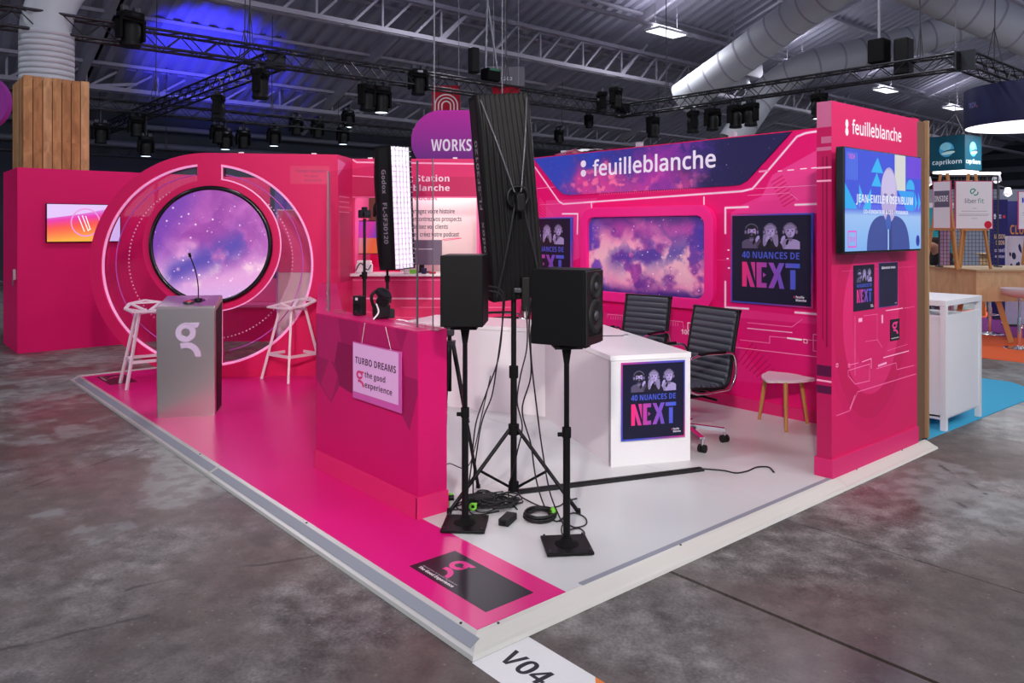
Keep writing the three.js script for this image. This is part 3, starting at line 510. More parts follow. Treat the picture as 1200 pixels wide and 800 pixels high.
// ------------------------------------------------------------------ short front wall with the television
const SX0 = 2.99, SX1 = 4.3, SZ = -0.105, SH = 2.43;
{
  const w = struct('wall_front_panel', [SX0, P0, SZ], 0, 'short pink stand wall carrying a television');
  const at0 = (px, py) => { const p = onZ(px, py, SZ); return [p.x - SX0, p.y - P0]; }, L = SX1 - SX0;
  const CW = 900, CH = Math.round(900 * SH / L), k = CW / L;
  const art = canvasOf(CW, CH, (c) => {
    const at = (px, py) => { const [u, v] = at0(px, py); return [u * k, CH - v * k]; };
    const line = (pts, w2 = 3, col = '#ff8cc0') => { c.strokeStyle = col; c.lineWidth = w2; c.beginPath(); pts.forEach((q, i) => { const [x, y] = at(...q); i ? c.lineTo(x, y) : c.moveTo(x, y); }); c.stroke(); };
    c.fillStyle = '#d81a62'; c.fillRect(0, 0, CW, CH);
    const [rx, ry] = at(1020, 372); for (const [r, col] of [[430, '#d21560'], [380, '#c81258'], [290, '#de2870'], [200, '#d81f68']]) { c.fillStyle = col; c.beginPath(); c.ellipse(rx + 20, ry, r, r * 1.25, 0, 0, 7); c.fill(); }
    line([[1002, 370], [1002, 440]]); line([[1010, 424], [1021, 420], [1021, 432]], 4, '#ffb6d8'); line([[994, 428], [1006, 425]]); line([[994, 430], [996, 430], [996, 426], [994, 426.5], [994, 430]]); line([[980, 430], [982, 429.6], [982, 426], [980, 426.4], [980, 430]], 3, '#ffd0e6');
    line([[994, 434], [1019, 426.5], [1019, 446], [1002, 450], [994, 440], [994, 434]]); line([[1035, 419], [1065, 411]], 5, '#ffc4e0'); line([[1027, 432], [1050, 425], [1051, 433], [1071, 428]]); line([[1029, 428.6], [1039, 425]], 10, '#ffb2d6');
    line([[980, 487], [996, 481], [1005, 459], [1073, 438]]); line([[996, 479], [1002, 463]], 5, '#ffa0cc'); line([[1012, 370], [1028, 368], [1028, 398], [1034, 407]], 2); line([[1014, 400], [1029, 398]], 2); line([[1040, 411], [1064, 403]], 2); line([[1038, 364], [1058, 361]], 4, '#ffd0e6'); line([[1060, 361], [1072, 359]], 2); line([[986, 318], [1072, 312]], 2, '#f0609c');
    { const [x, y] = at(1006, 373); c.fillStyle = '#ffb2d6'; c.fillRect(x, y, 38, 18); const [x2, y2] = at(1033, 369); c.fillRect(x2, y2, 18, 40); }
    c.fillStyle = '#f6eef4'; { const [x, y] = at(998.5, 157), [x2, y2] = at(1056.5, 166); c.save(); fit(c, 'feuilleblanche', x, (y + y2) / 2 , x2 - x, 60, '', 'medium'); c.restore(); const [bx, by] = at(992.5, 145), [, by2] = at(992.5, 154); for (const yy of [by, by2]) { c.beginPath(); c.ellipse(bx, yy, 15, 20, 0, 0, 7); c.fill(); } }
  });
  part('panel', uvBox(span(0, L, 0, SH, -0.1, 0), 0, 0, L, SH), print(texOf(art), 0.42), w);
  part('skirting', span(-0.012, L, 0, 0.12, -0.112, 0.012), M.pinkSkirt, w);
  // printed end face with dark bands
  const endTex = texOf(canvasOf(64, 1024, (c) => { c.fillStyle = '#c01c5c'; c.fillRect(0, 0, 64, 1024); c.fillStyle = '#c86a94'; c.fillRect(0, 0, 64, 70); c.fillRect(20, 96, 44, 18); c.fillRect(0, 124, 64, 10); c.fillStyle = '#8e1748'; c.fillRect(24, 150, 5, 500); c.fillRect(40, 150, 8, 520); c.fillStyle = '#5a1a44'; c.fillRect(0, 720, 64, 30); c.fillRect(0, 775, 64, 22); c.fillStyle = '#ffb0d4'; for (const y of [178, 214, 760]) c.fillRect(0, y, 64, 5); }));
  part('end_face', uvBox(new THREE.PlaneGeometry(0.1, SH), -0.05, -SH / 2, 0.1, SH).rotateY(-Math.PI / 2).translate(-0.002, SH / 2, -0.05), print(endTex, 0.25), w);
  const st = (name, px0, py0, px1, py1, tex, label) => { const [u0, v1] = at0(px0, py0), [u1, v0] = at0(px1, py1); part(name, uvBox(span(u0, u1, v0, v1, 0, 0.004), u0, v0, u1 - u0, v1 - v0), print(tex, 0.4), w, label); };
  st('sticker', 1000, 311, 1024, 361.5, nextTex, 'small dark poster with three portraits');
  st('sticker', 1029.3, 308, 1051.5, 357.5, texOf(canvasOf(300, 420, (c) => { c.fillStyle = '#22203a'; c.fillRect(0, 0, 300, 420); c.fillStyle = '#f0f0ff'; fit(c, 'Abonnez-vous', 40, 60, 220, 26); fit(c, 'feuille', 250, 398, 34, 9); c.strokeStyle = '#6a58a8'; c.lineWidth = 5; c.strokeRect(2, 2, 296, 416); })), 'dark sticker with white heading');
  st('sticker', 1043, 374.5, 1053.5, 397.5, texOf(canvasOf(160, 260, (c) => { c.fillStyle = '#1c1a26'; c.fillRect(0, 0, 160, 260); drawEmblem(c, 72, 110, 150, '#e83a8c'); c.fillStyle = '#fff'; fit(c, 'The Good Experience', 14, 236, 132, 14); })), 'dark sticker with a pink emblem');
  // raw timber end of the side wall
  const t = struct('trim_1', [SX1, P0, SZ], 0, 'raw brown timber end of the stand wall');
  part('timber', span(0.002, 0.17, 0, SH - 0.01, -0.09, -0.012), M.ply, t); part('batten', span(0.172, 0.2, 0, SH + 0.005, -0.1, 0.01), M.batten, t); part('metal_strip', span(0.202, 0.212, 0, SH, -0.1, -0.01), M.darkSteel, t); part('foot_block', span(0.214, 0.26, -0.03, 0.42, -0.1, -0.03), M.black, t);
  // television
  const a = onZ(989, 171, 0.0), b = onZ(1079.6, 184, 0.0), c0 = onZ(989, 297.5, 0.0), tw = b.x - a.x, th = (a.y + b.y) / 2 - c0.y;
  const tv = thing('television', 'wall television showing a bald speaker on a blue background', 'television', [(a.x + b.x) / 2, c0.y + th / 2, -0.055]);
  part('casing', rbox(tw, th, 0.055, 0.008, 0, 0, 0.027), M.blackGloss, tv); part('wall_mount', span(-0.25, 0.25, -0.2, 0.2, -0.048, 0), M.black, tv);
  const scr = texOf(canvasOf(960, 560, (c) => {
    c.fillStyle = '#3b4fd8'; c.fillRect(0, 0, 960, 330); c.fillStyle = '#5b62e6'; c.fillRect(0, 300, 960, 30);
    const P = (col, p) => { c.fillStyle = col; c.beginPath(); p.forEach(([x, y], i) => (i ? c.lineTo(x, y) : c.moveTo(x, y))); c.closePath(); c.fill(); };
    c.fillStyle = '#5a86f0'; for (let n = 0; n < 6; n++) c.fillRect(20 + n * 22, 20, 8, 150);
    P('#2fb4f4', [[380, 30], [300, 118], [450, 118]]); P('#2fb4f4', [[370, 118], [305, 196], [430, 196]]); P('#28a8ee', [[0, 190], [0, 328], [140, 328]]); P('#38b2f2', [[160, 190], [160, 328], [200, 250]]); P('#38b2f2', [[300, 210], [300, 328], [200, 328]]);
    c.fillStyle = '#d6d6d2'; c.fillRect(598, 0, 144, 210); P('#2f9cf0', [[640, 210], [860, 210], [860, 328], [760, 328]]); c.fillStyle = '#38aef0'; c.beginPath(); c.arc(810, 200, 60, Math.PI, 0); c.fill(); P('#38b2f2', [[870, 210], [910, 280], [870, 328]]); P('#38b2f2', [[920, 210], [958, 280], [920, 328]]); c.fillStyle = '#6a3fd8'; c.fillRect(760, 0, 200, 130);
    const g = c.createLinearGradient(0, 330, 0, 560); g.addColorStop(0, '#5f7fe0'); g.addColorStop(0.15, '#9cc0f2'); g.addColorStop(1, '#7fb2f0'); c.fillStyle = g; c.fillRect(0, 330, 960, 230);
    c.fillStyle = '#3a4a96'; c.beginPath(); c.moveTo(250, 560); c.quadraticCurveTo(250, 380, 420, 362); c.lineTo(620, 362); c.quadraticCurveTo(790, 380, 800, 560); c.fill(); c.fillStyle = '#2e3a80'; c.fillRect(500, 380, 60, 180);
    c.fillStyle = '#b7a8d8'; c.beginPath(); c.ellipse(525, 240, 104, 160, 0, 0, 7); c.fill(); c.fillStyle = '#c9bce4'; c.beginPath(); c.ellipse(520, 190, 92, 96, 0, 0, 7); c.fill(); c.fillStyle = '#8f7cb4'; c.fillRect(460, 330, 130, 20); c.fillStyle = '#7e6ca8'; for (const x of [478, 566]) { c.beginPath(); c.ellipse(x, 240, 22, 8, 0, 0, 7); c.fill(); } c.fillRect(514, 250, 18, 44);
    c.fillStyle = '#3c5cb4'; c.beginPath(); c.ellipse(516, 400, 34, 48, 0, 0, 7); c.fill(); c.fillStyle = '#a8d0ff'; c.fillRect(508, 440, 14, 120);
    c.fillStyle = '#e6ecff'; fit(c, 'JEAN-EMILE ROSENBLUM', 130, 292, 720, 46); fit(c, 'CO-FONDATEUR & CEO - PIXMANIA', 210, 352, 570, 22);
    c.strokeStyle = '#e05ad0'; c.lineWidth = 9; c.strokeRect(36, 452, 90, 84); c.fillStyle = '#e05ad0'; fit(c, 'TECH', 48, 508, 66, 26); fit(c, 'TECH', 36, 56, 80, 26); c.fillStyle = '#2a2fa0'; c.beginPath(); c.ellipse(915, 510, 26, 34, 0, 0, 7); c.fill();
  }));
  panelPrint('screen', tv, tw - 0.02, th - 0.024, glow(scr, 0.85), 0, 0.003, 0.0565);
  const l = new THREE.RectAreaLight(0x7f9cff, 0.5, tw - 0.04, th - 0.04); l.position.set((a.x + b.x) / 2, c0.y + th / 2, 0.01); l.lookAt((a.x + b.x) / 2, c0.y + th / 2, 5); l.name = 'television_glow'; scene.add(l);
}
const onPlane = (px, py, o, yaw) => { const nx = Math.sin(yaw), nz = Math.cos(yaw), [rx, rz] = [(px - CX) / F * SA + CA, (px - CX) / F * CA - SA]; return dep(px, py, ((o.x - CAMX) * nx + (o.z - CAMZ) * nz) / (rx * nx + rz * nz)); };
// ------------------------------------------------------------------ pink wall with the round opening
const RO = dep(245, 441, 8.35), RYAW = FRONT + R(8); RO.y = P0;
const onR = (px, py) => { const p = onPlane(px, py, RO, RYAW).sub(RO); return [p.x * Math.cos(RYAW) - p.z * Math.sin(RYAW), p.y]; };
{
  const w = struct('wall_left_panel', RO, RYAW, 'pink stand wall ending in a big ring with clear openings');
  const H = 2.43, r = H / 2, uR = onR(396, 300)[0], T = 0.16, iy = onR(248, 287)[1], ix = 0.03, ri = 0.71, ro = 1.1, hb = 0.12;
  const s = new THREE.Shape(); s.moveTo(0, H); s.absarc(0, r, r, Math.PI / 2, Math.PI * 1.5, false); s.lineTo(uR, 0); s.lineTo(uR, H); s.lineTo(0, H);
  const opening = (sg) => {
    const pts = [], a0 = Math.asin(hb / ro), b0 = Math.asin((hb - sg * ix) / ri), N = 48;
    for (let k = 0; k <= N; k++) { const a = a0 + (Math.PI - 2 * a0) * k / N; pts.push([sg * ro * Math.sin(a), r + ro * Math.cos(a)]); }
    for (let k = N; k >= 0; k--) { const a = b0 + (Math.PI - 2 * b0) * k / N; pts.push([ix + sg * ri * Math.sin(a), iy + ri * Math.cos(a)]); }
    return pts;
  };
  const oL = opening(-1), oR = opening(1);
  for (const o of [oL, oR]) s.holes.push(new THREE.Path(o.map(([x, y]) => new THREE.Vector2(x, y))));
  part('panel', extrude(s, T, 0, 48).translate(0, 0, -T), M.pink, w, 'deep pink ring wall');
  for (const o of [oL, oR]) {
    part('clear_pane', extrude(shapeOf(o), 0.006).translate(0, 0, -0.09), M.acrylic, w, 'clear acrylic pane');
    part('light_strip', tube(o.slice(0, 49).map(([x, y]) => [x * 0.988, r + (y - r) * 0.988, -0.03]), 0.015, 96, 8), M.neon, w, 'pale pink light strip');
  }
  part('light_strip', tube(oR.slice(49).map(([x, y]) => [ix + (x - ix) * 1.012, iy + (y - iy) * 1.012, -0.02]), 0.008, 96, 6), M.neon, w, 'pale pink light strip');
  part('light_strip', bar([hb + 0.01, oR[48][1] + 0.01, -0.02], [hb + 0.01, oR[49][1] - 0.01, -0.02], 0.008, 6), M.neon, w); part('light_strip', bar([hb + 0.01, oR[0][1] - 0.01, -0.02], [hb + 0.01, oR[97][1] + 0.01, -0.02], 0.008, 6), M.neon, w);
  // printed arcs on the panes
  const lilac = std(0xd05ad0, 0.5);
  for (const sg of [-1, 1]) {
    const arc = []; for (let k = 0; k <= 60; k++) { const a = 0.16 + (Math.PI - 0.36) * k / 60, x = sg * 0.975 * Math.sin(a), y = r + 0.02 + 0.975 * Math.cos(a); if (Math.hypot(x - ix, y - iy) > ri + 0.015) arc.push([x, y, -0.081]); }
    part('printed_arc', tube(arc, 0.006, 80, 5), lilac, w, 'lilac arc on the pane');
    const dots = []; for (let k = 0; k < 60; k++) { const a = 0.15 + (Math.PI - 0.3) * k / 59, x = sg * 0.855 * Math.sin(a) + 0.01, y = r + 0.05 + 0.855 * Math.cos(a); if (Math.hypot(x - ix, y - iy) > ri + 0.015 && Math.abs(x) > hb + 0.01) dots.push(new THREE.CircleGeometry(0.008, 8).translate(x, y, -0.081)); }
    part('printed_dots', dots, std(0xf6b8e4, 0.5), w, 'dotted arc on the pane').userData.kind = 'stuff';
  }
  part('faint_lettering', new THREE.PlaneGeometry(0.42, 0.2).translate(onR(363, 205)[0], onR(363, 205)[1], 0.003), new THREE.MeshStandardMaterial({ map: texOf(canvasOf(420, 200, (c) => { c.fillStyle = '#e01060'; c.fillRect(0, 0, 420, 200); c.fillStyle = '#a82060'; fit(c, 'TURBO DREAMS', 60, 72, 320, 28); fit(c, 'the good', 150, 122, 150, 26); fit(c, 'experience', 150, 168, 190, 26); })), roughness: 0.5 }), w, 'faint dark lettering');
  parts('top_fitting', [box(0.05, 0.02, 0.05, 0.32, H + 0.01, -0.08), box(0.05, 0.02, 0.05, 1.1, H + 0.01, -0.08)], M.white, w);
  // round galaxy display
  const d = thing('round_display', 'round black-rimmed display with a violet nebula on the ring wall', 'display', V(RO.x, RO.y, RO.z).add(V(ix, iy, 0.016).applyAxisAngle(V(0, 1, 0), RYAW)), RYAW);
  part('rim', new THREE.TorusGeometry(0.615, 0.026, 10, 72).translate(0, 0, 0.012), M.blackGloss, d);
  part('backing', new THREE.CylinderGeometry(0.62, 0.62, 0.02, 64).rotateX(Math.PI / 2).translate(0, 0, 0.012), M.black, d);
  part('screen', uvBox(new THREE.CircleGeometry(0.6, 72).translate(0, 0, 0.024), -0.6, -0.6, 1.2, 1.2), glow(texOf(DISC), 0.95), d, 'violet and rose nebula');
  // angled return to the podcast wall
  const e = V(uR, 0, 0).applyAxisAngle(V(0, 1, 0), RYAW).add(RO), [cx, cz] = W(-1.87, 9.05);
  const ret = struct('wall_return_panel', e, Math.atan2(-(cz - e.z), cx - e.x), 'narrow pink return wall with printed bands'), rl = Math.hypot(cx - e.x, cz - e.z);
  part('panel', uvBox(span(0, rl, 0, H, -0.06, 0), 0, 0, rl, H), print(texOf(canvasOf(128, 512, (c) => { c.fillStyle = '#e0256c'; c.fillRect(0, 0, 128, 512); c.fillStyle = '#b81d58'; c.fillRect(20, 130, 108, 170); c.fillStyle = '#ff9cc8'; for (const y of [96, 108, 120, 132]) c.fillRect(10, y, 90, 2); c.fillStyle = '#f47ab0'; c.beginPath(); c.moveTo(0, 10); c.lineTo(70, 16); c.lineTo(0, 50); c.fill(); })), 0.45), ret);
}
// ------------------------------------------------------------------ podcast station wall (frontal) with its window
const [PCX, PCZ] = W(-1.87, 9.05), PO = V(PCX, P0, PCZ);
const onP = (px, py, dz = 0) => { const Z = 9.05 - dz, X = (px - CX) / F * Z; return [X + 1.87, EYE - (py - CY) / F * Z - P0]; };
{
  const w = struct('wall_rear_panel', PO, FRONT, 'pink podcast station wall with a serving window'), L = 2.24, H = 2.43;
  const [u0, v1] = onP(414, 231.5), [u1, v0] = onP(558.5, 320.5), s = shapeOf([[0, 0], [L, 0], [L, H], [0, H]]); s.holes.push(new THREE.Path([[u0, v0], [u1, v0], [u1, v1], [u0, v1]].map(([x, y]) => new THREE.Vector2(x, y))));
  const CW = 1400, CH = Math.round(1400 * H / L), k = CW / L;
  const art = canvasOf(CW, CH, (c) => {
    const at = (px, py) => { const [u, v] = onP(px, py); return [u * k, CH - v * k]; };
    const line = (pts, wd, col) => { c.strokeStyle = col; c.lineWidth = wd; c.beginPath(); pts.forEach((q, i) => { const [x, y] = at(...q); i ? c.lineTo(x, y) : c.moveTo(x, y); }); c.stroke(); };
    c.fillStyle = '#e0246c'; c.fillRect(0, 0, CW, CH);
    const q = (col, a, b) => { const [x0, y0] = at(...a), [x1, y1] = at(...b); c.fillStyle = col; c.fillRect(x0, y0, x1 - x0, y1 - y0); };
    q('#c81e5e', [413, 207], [600, 232]); q('#d83070', [413, 320], [600, 350]); q('#e8346f', [413, 350], [600, 400]);
    line([[410, 185], [418, 190], [600, 192.5]], 12, '#ffb6d6'); line([[413, 206], [440, 207.5]], 7, '#ff9cc8'); line([[413, 349.5], [600, 350]], 12, '#ffc2dc'); line([[413, 328], [600, 328]], 4, '#ff9cc8'); line([[470, 360], [600, 360]], 4, '#ff9cc8'); line([[413, 362], [470, 372], [530, 372]], 3, '#ffa8ce');
    c.fillStyle = '#f4d6e6'; { let [x, y] = at(440, 212.5), [x1] = at(527.5, 212); fit(c, 'Podcast Station', x, y, x1 - x, 46); [x, y] = at(448, 223.5); fit(c, 'feuilleblanche', x, y, x1 - x, 44); }
  });
  part('panel', uvBox(extrude(s, 0.1).translate(0, 0, -0.1), 0, 0, L, H), print(texOf(art), 0.5), w);
  part('window_trim', [span(u0 - 0.01, u1 + 0.01, v1, v1 + 0.012, 0, 0.006), span(u1, u1 + 0.03, v0, v1, 0, 0.006)], M.pinkLight, w);
  part('counter_shelf', rbox(u1 - u0 + 0.2, 0.03, 0.42, 0.006, (u0 + u1) / 2, v0 - 0.012, -0.12), M.whiteGloss, w, 'white serving shelf');
  parts('top_fitting', [box(0.05, 0.02, 0.05, 0.2, H + 0.01, -0.05), box(0.05, 0.02, 0.05, 1.2, H + 0.01, -0.05)], M.white, w);
  // room behind the window
  const b = struct('wall_cabin_back', PO, FRONT, 'inside back wall of the podcast cabin');
  part('panel', span(-0.12, 2.3, 0, H, -1.5, -1.42), M.pinkHall, b); part('side_panel', span(-0.12, -0.05, 0, H, -1.42, -0.1), M.pinkLight, b); part('side_panel', span(2.1, 2.18, 0, H, -1.42, -0.1), M.pinkLight, b);
  const inR = (px, py, d) => { const X = (px - CX) / F * d; return [X + 1.87, EYE - (py - CY) / F * d - P0, 9.05 - d]; };
  { const [a0, b1, z] = inR(414, 225, 10.4), [a1, b0] = inR(441, 256, 10.4); part('violet_panel', span(a0 - 0.1, a1, b0, b1 + 0.1, z - 0.01, z + 0.02), M.purple, b); const [c0, d1] = inR(432, 225, 10.38), [c1, d0] = inR(470, 258, 10.38); part('timber_panel', span(c0, c1, d0, d1 + 0.1, z, z + 0.04), M.ply, b); }
  // poster in the cabin
  const pd = 9.9, [p0, q1] = inR(469.5, 222, pd), [p1, q0, pz] = inR(560, 322, pd), pw = p1 - p0, ph = q1 - q0;
  const po = thing('text_poster', 'white poster with four lines of French text inside the podcast cabin', 'poster', V((p0 + p1) / 2, (q0 + q1) / 2 + P0, pz).applyAxisAngle(V(0, 1, 0), FRONT).add(V(PCX, 0, PCZ)), FRONT);
  part('board', box(pw, ph, 0.02), M.white, po);
  panelPrint('print', po, pw, ph, print(texOf(canvasOf(900, 994, (c) => {
    c.fillStyle = '#ecebe6'; c.fillRect(0, 0, 900, 994); const X = (px) => (px - 469.5) / 90.5 * 900, Y = (py) => (py - 222) / 100 * 994;
    c.fillStyle = '#e0487c'; fit(c, 'Podcast', X(480), Y(234.5), X(513) - X(480), 62); c.fillStyle = '#3b3c4a'; fit(c, 'Partagez votre histoire', X(479.5), Y(250), X(533) - X(479.5), 50, '', 'medium'); fit(c, 'Rencontrez vos prospects', X(479.5), Y(259), X(541) - X(479.5), 50, '', 'medium'); fit(c, 'Fidélisez vos clients', X(479.5), Y(268), X(525) - X(479.5), 50, '', 'medium'); fit(c, 'Bref, créez votre podcast', X(479.5), Y(277), X(538) - X(479.5), 50, '', 'medium');
    c.strokeStyle = '#e0487c'; c.lineWidth = 7; c.beginPath(); c.moveTo(X(518), Y(281)); c.quadraticCurveTo(X(530), Y(278.5), X(541), Y(279)); c.lineTo(X(520), Y(282)); c.stroke();
  })), 0.6), 0, 0, 0.011);
  const lampP = V(1.0, 2.42, -0.75).applyAxisAngle(V(0, 1, 0), FRONT).add(V(PCX, 0, PCZ)), cl = thing('cabin_lamp', 'white light panel inside the podcast cabin above the shelf', 'lamp', lampP, FRONT); part('housing', rbox(1.2, 0.04, 0.3, 0.01, 0, 0.025, 0), M.white, cl); part('diffuser', box(1.16, 0.008, 0.26), M.led, cl); part('bracket', box(0.05, 0.03, 1.26, 0, 0.055, 0.0), M.darkSteel, cl);
  const cr = new THREE.RectAreaLight(0xfffafa, 16, 1.16, 0.26); cr.position.set(lampP.x, lampP.y - 0.006, lampP.z); cr.rotation.set(-Math.PI / 2, 0, FRONT); cr.name = 'cabin_light'; scene.add(cr);
  const placeP = (px, py, d) => dep(px, py, d);
  { // monitor seen from behind the poster's lower part
    const p = placeP(494, 296, 9.25), o = thing('monitor', 'dark grey monitor on the white shelf below the French text poster', 'monitor', V(p.x, P0 + v0 + 0.003, p.z), FRONT);
    part('casing', rbox(0.49, 0.3, 0.03, 0.008, 0, 0.24, 0), std(0x6a5a70, 0.4), o); part('stand', [box(0.06, 0.12, 0.03, 0, 0.06, -0.02), rbox(0.2, 0.012, 0.14, 0.004, 0, 0.006, 0)], M.black, o); part('vent', box(0.3, 0.008, 0.004, 0, 0.28, 0.016), M.white, o);
  }
  { const p = placeP(437, 278, 9.7), o = thing('wall_screen', 'small screen with a magenta and orange gradient inside the podcast cabin', 'screen', p, FRONT);
    part('casing', rbox(0.52, 0.42, 0.03, 0.006), M.black, o); part('bracket', box(0.05, 0.05, 0.6, 0, 0, -0.3), M.black, o);
    panelPrint('picture', o, 0.5, 0.4, glow(texOf(canvasOf(128, 96, (c) => { const g = c.createLinearGradient(0, 0, 128, 60); g.addColorStop(0, '#b03cf0'); g.addColorStop(0.4, '#e0309c'); g.addColorStop(0.75, '#4038e0'); c.fillStyle = g; c.fillRect(0, 0, 128, 60); const h = c.createLinearGradient(0, 50, 128, 96); h.addColorStop(0, '#d8a8f0'); h.addColorStop(0.5, '#f0602c'); h.addColorStop(1, '#c09020'); c.fillStyle = h; c.fillRect(0, 50, 128, 46); })), 0.8), 0, 0, 0.016); }
  { const p = placeP(427, 311, 9.12), o = thing('camera_bag', 'pale rounded bag with straps on the white shelf', 'bag', V(p.x, P0 + v0 + 0.003, p.z), FRONT);
    part('body', rbox(0.19, 0.12, 0.12, 0.03, 0, 0.06, 0, 3), M.white, o); part('flap', rbox(0.17, 0.05, 0.1, 0.02, 0, 0.125, 0, 3), M.whiteGloss, o); part('strap', tube([[-0.09, 0.03, 0.06], [-0.03, 0.12, 0.07], [0.05, 0.04, 0.066], [0.09, 0.1, 0.05]], 0.007, 20, 6), M.darkSteel, o); }
  for (const [px, m, n, l] of [[476, 'white', 'cup', 'small white cup on the shelf beside the dark monitor'], [484, 'green', 'box', 'little green packet on the white shelf'], [497, 'navy', 'tin', 'small blue tin on the white shelf'], [507, 'red', 'tape_roll', 'red tape roll on the white shelf']]) {
    const p = placeP(px, 318, 8.98), o = thing(n === 'box' ? 'packet' : n, l, n === 'tape_roll' ? 'tape' : n === 'box' ? 'packet' : n, V(p.x, P0 + v0 + 0.003, p.z), FRONT);
    if (n === 'box') part('carton', rbox(0.07, 0.05, 0.04, 0.005, 0, 0.025, 0), M[m], o); else if (n === 'tape_roll') part('roll', new THREE.TorusGeometry(0.03, 0.012, 10, 24).rotateX(Math.PI / 2).translate(0, 0.012, 0), M[m], o); else part('body', new THREE.LatheGeometry([[0, 0], [0.026, 0], [0.03, 0.01], [0.032, 0.06], [0.027, 0.065], [0.027, 0.02], [0, 0.018]].map(([x, y]) => new THREE.Vector2(x, y)), 18), M[m], o);
  }
}
// ------------------------------------------------------------------ low counter wall with clear screens
const KX = 0.58, KT = 0.2, KZ0 = -1.255, KZ1 = -2.485, KH = 1.03;
{
  const o = struct('wall_counter', [0, P0, 0], 0, 'low pink counter wall around the podcast corner');
  const onK = (px, py) => { const p = onX(px, py, KX); return [p.z - KZ1, p.y - P0]; }, L = KZ0 - KZ1, CW = 900, CH = Math.round(900 * KH / L), k = CW / L;
  const art = canvasOf(CW, CH, (c) => {
    const poly = (col, pts) => { c.fillStyle = col; c.beginPath(); pts.forEach((q, i) => { const [u, v] = onK(...q); i ? c.lineTo(u * k, CH - v * k) : c.moveTo(u * k, CH - v * k); }); c.closePath(); c.fill(); };
    c.fillStyle = '#cc1468'; c.fillRect(0, 0, CW, CH);
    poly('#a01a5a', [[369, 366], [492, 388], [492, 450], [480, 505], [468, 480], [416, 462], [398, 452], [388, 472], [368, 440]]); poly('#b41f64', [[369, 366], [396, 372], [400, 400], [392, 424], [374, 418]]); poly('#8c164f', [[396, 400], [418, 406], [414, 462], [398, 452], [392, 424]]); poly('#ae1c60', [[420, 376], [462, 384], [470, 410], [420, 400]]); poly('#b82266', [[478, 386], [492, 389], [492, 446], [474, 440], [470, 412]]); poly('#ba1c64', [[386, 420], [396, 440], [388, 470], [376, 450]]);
  });
  const g = span(0, L, 0, KH, -KT, 0); const m4 = new THREE.Matrix4().makeRotationY(-Math.PI / 2).setPosition(KX, 0, KZ1);
  part('counter_front', uvBox(g, 0, 0, L, KH).applyMatrix4(m4), print(texOf(art), 0.4), o);
  part('counter_end', span(KX + 0.004, KX + KT - 0.004, 0, KH - 0.004, KZ0, KZ0 + 0.004), M.pinkCounter, o);
  part('counter_cap', span(KX + 0.004, KX + KT - 0.002, KH, KH + 0.006, KZ1, KZ0), M.pinkCounter, o);
  part('skirting', [span(KX - 0.012, KX, 0, 0.12, KZ1, KZ0 + 0.012), span(KX - 0.012, KX + KT, 0, 0.12, KZ0 + 0.004, KZ0 + 0.016)], M.pinkSkirt, o);
  const plan = [[0.582, KZ1 - 0.001], [0.78, KZ1 - 0.001], [2.108, -5.094], [1.957, -5.223]];
  const ext = (pts, h) => new THREE.ExtrudeGeometry(shapeOf(pts.map(([x, z]) => [x, -z])), { depth: h, bevelEnabled: false }).rotateX(-Math.PI / 2);
  part('counter_return', ext(plan, KH), M.pinkCounter, o); part('return_cap', ext(plan, 0.006).translate(0, KH, 0), M.pinkCounter, o);
  // clear screens
  const sc = (x0, z0, x1, z1, l, hTop = 2.05) => { const d = Math.hypot(x1 - x0, z1 - z0), t = thing('clear_screen', l, 'screen', [x0, P0 + KH + 0.007, z0], Math.atan2(-(z1 - z0), x1 - x0)), h = hTop - P0 - KH - 0.007; part('sheet', box(d, h, 0.006, d / 2, h / 2, 0), M.acrylic, t); parts('polished_edge', [box(0.004, h, 0.007, -0.002, h / 2, 0), box(0.004, h, 0.007, d + 0.002, h / 2, 0)], M.edge, t); parts('foot_channel', [box(0.12, 0.025, 0.03, 0.15, 0.0125, 0), box(0.12, 0.025, 0.03, d - 0.15, 0.0125, 0)], pane(0xf4f4f4, { roughness: 0.2 }), t); return t; };
  const xm = 0.69, zs = onX(489, 300, xm).z; sc(xm, KZ1 - 0.02, xm, zs - 0.006, 'clear acrylic screen on the counter above the hanging sign'); sc(xm, zs + 0.006, xm, KZ0 - 0.01, 'narrow clear acrylic screen at the counter end beside the loudspeaker');
  const A = V(0.69, 0, -2.53), B = V(2.01, 0, -5.12); for (let n = 0; n < 3; n++) { const p = A.clone().lerp(B, n / 3 + 0.01), q = A.clone().lerp(B, (n + 1) / 3 - 0.01); sc(p.x, p.z, q.x, q.z, ['clear acrylic screen on the counter return next to the front screen', 'clear acrylic screen in the middle of the counter return', 'clear acrylic screen on the counter return by the ring wall'][n]); }
  // hanging sign
  const [a0, b1] = onK(415.6, 400.6), [a1, b1r] = onK(473, 411), b0 = (onK(413.8, 465)[1] + onK(472, 483)[1]) / 2, bt = (b1 + b1r) / 2, sw = a1 - a0, sh = bt - b0;
  const sg = thing('hanging_sign', 'lilac paper sign hung by strings on the pink counter', 'sign', [KX - 0.012, P0 + b0, KZ1 + (a0 + a1) / 2], -Math.PI / 2);
  part('sleeve', box(sw, sh, 0.003, 0, sh / 2, 0), std(0xd45ab0, 0.3), sg);
  panelPrint('paper', sg, sw * 0.93, sh * 0.86, print(texOf(canvasOf(640, 540, (c) => { const g2 = '#e6b2e4'; c.fillStyle = g2; c.fillRect(0, 0, 640, 540); c.fillStyle = '#3a1838'; fit(c, 'TURBO DREAMS', 30, 220, 580, 74); fit(c, 'the good', 170, 350, 300, 62); fit(c, 'experience', 170, 462, 390, 62); drawEmblem(c, 96, 380, 170, '#d83a78'); })), 0.4), -sw * 0.02, sh * 0.55, 0.003);
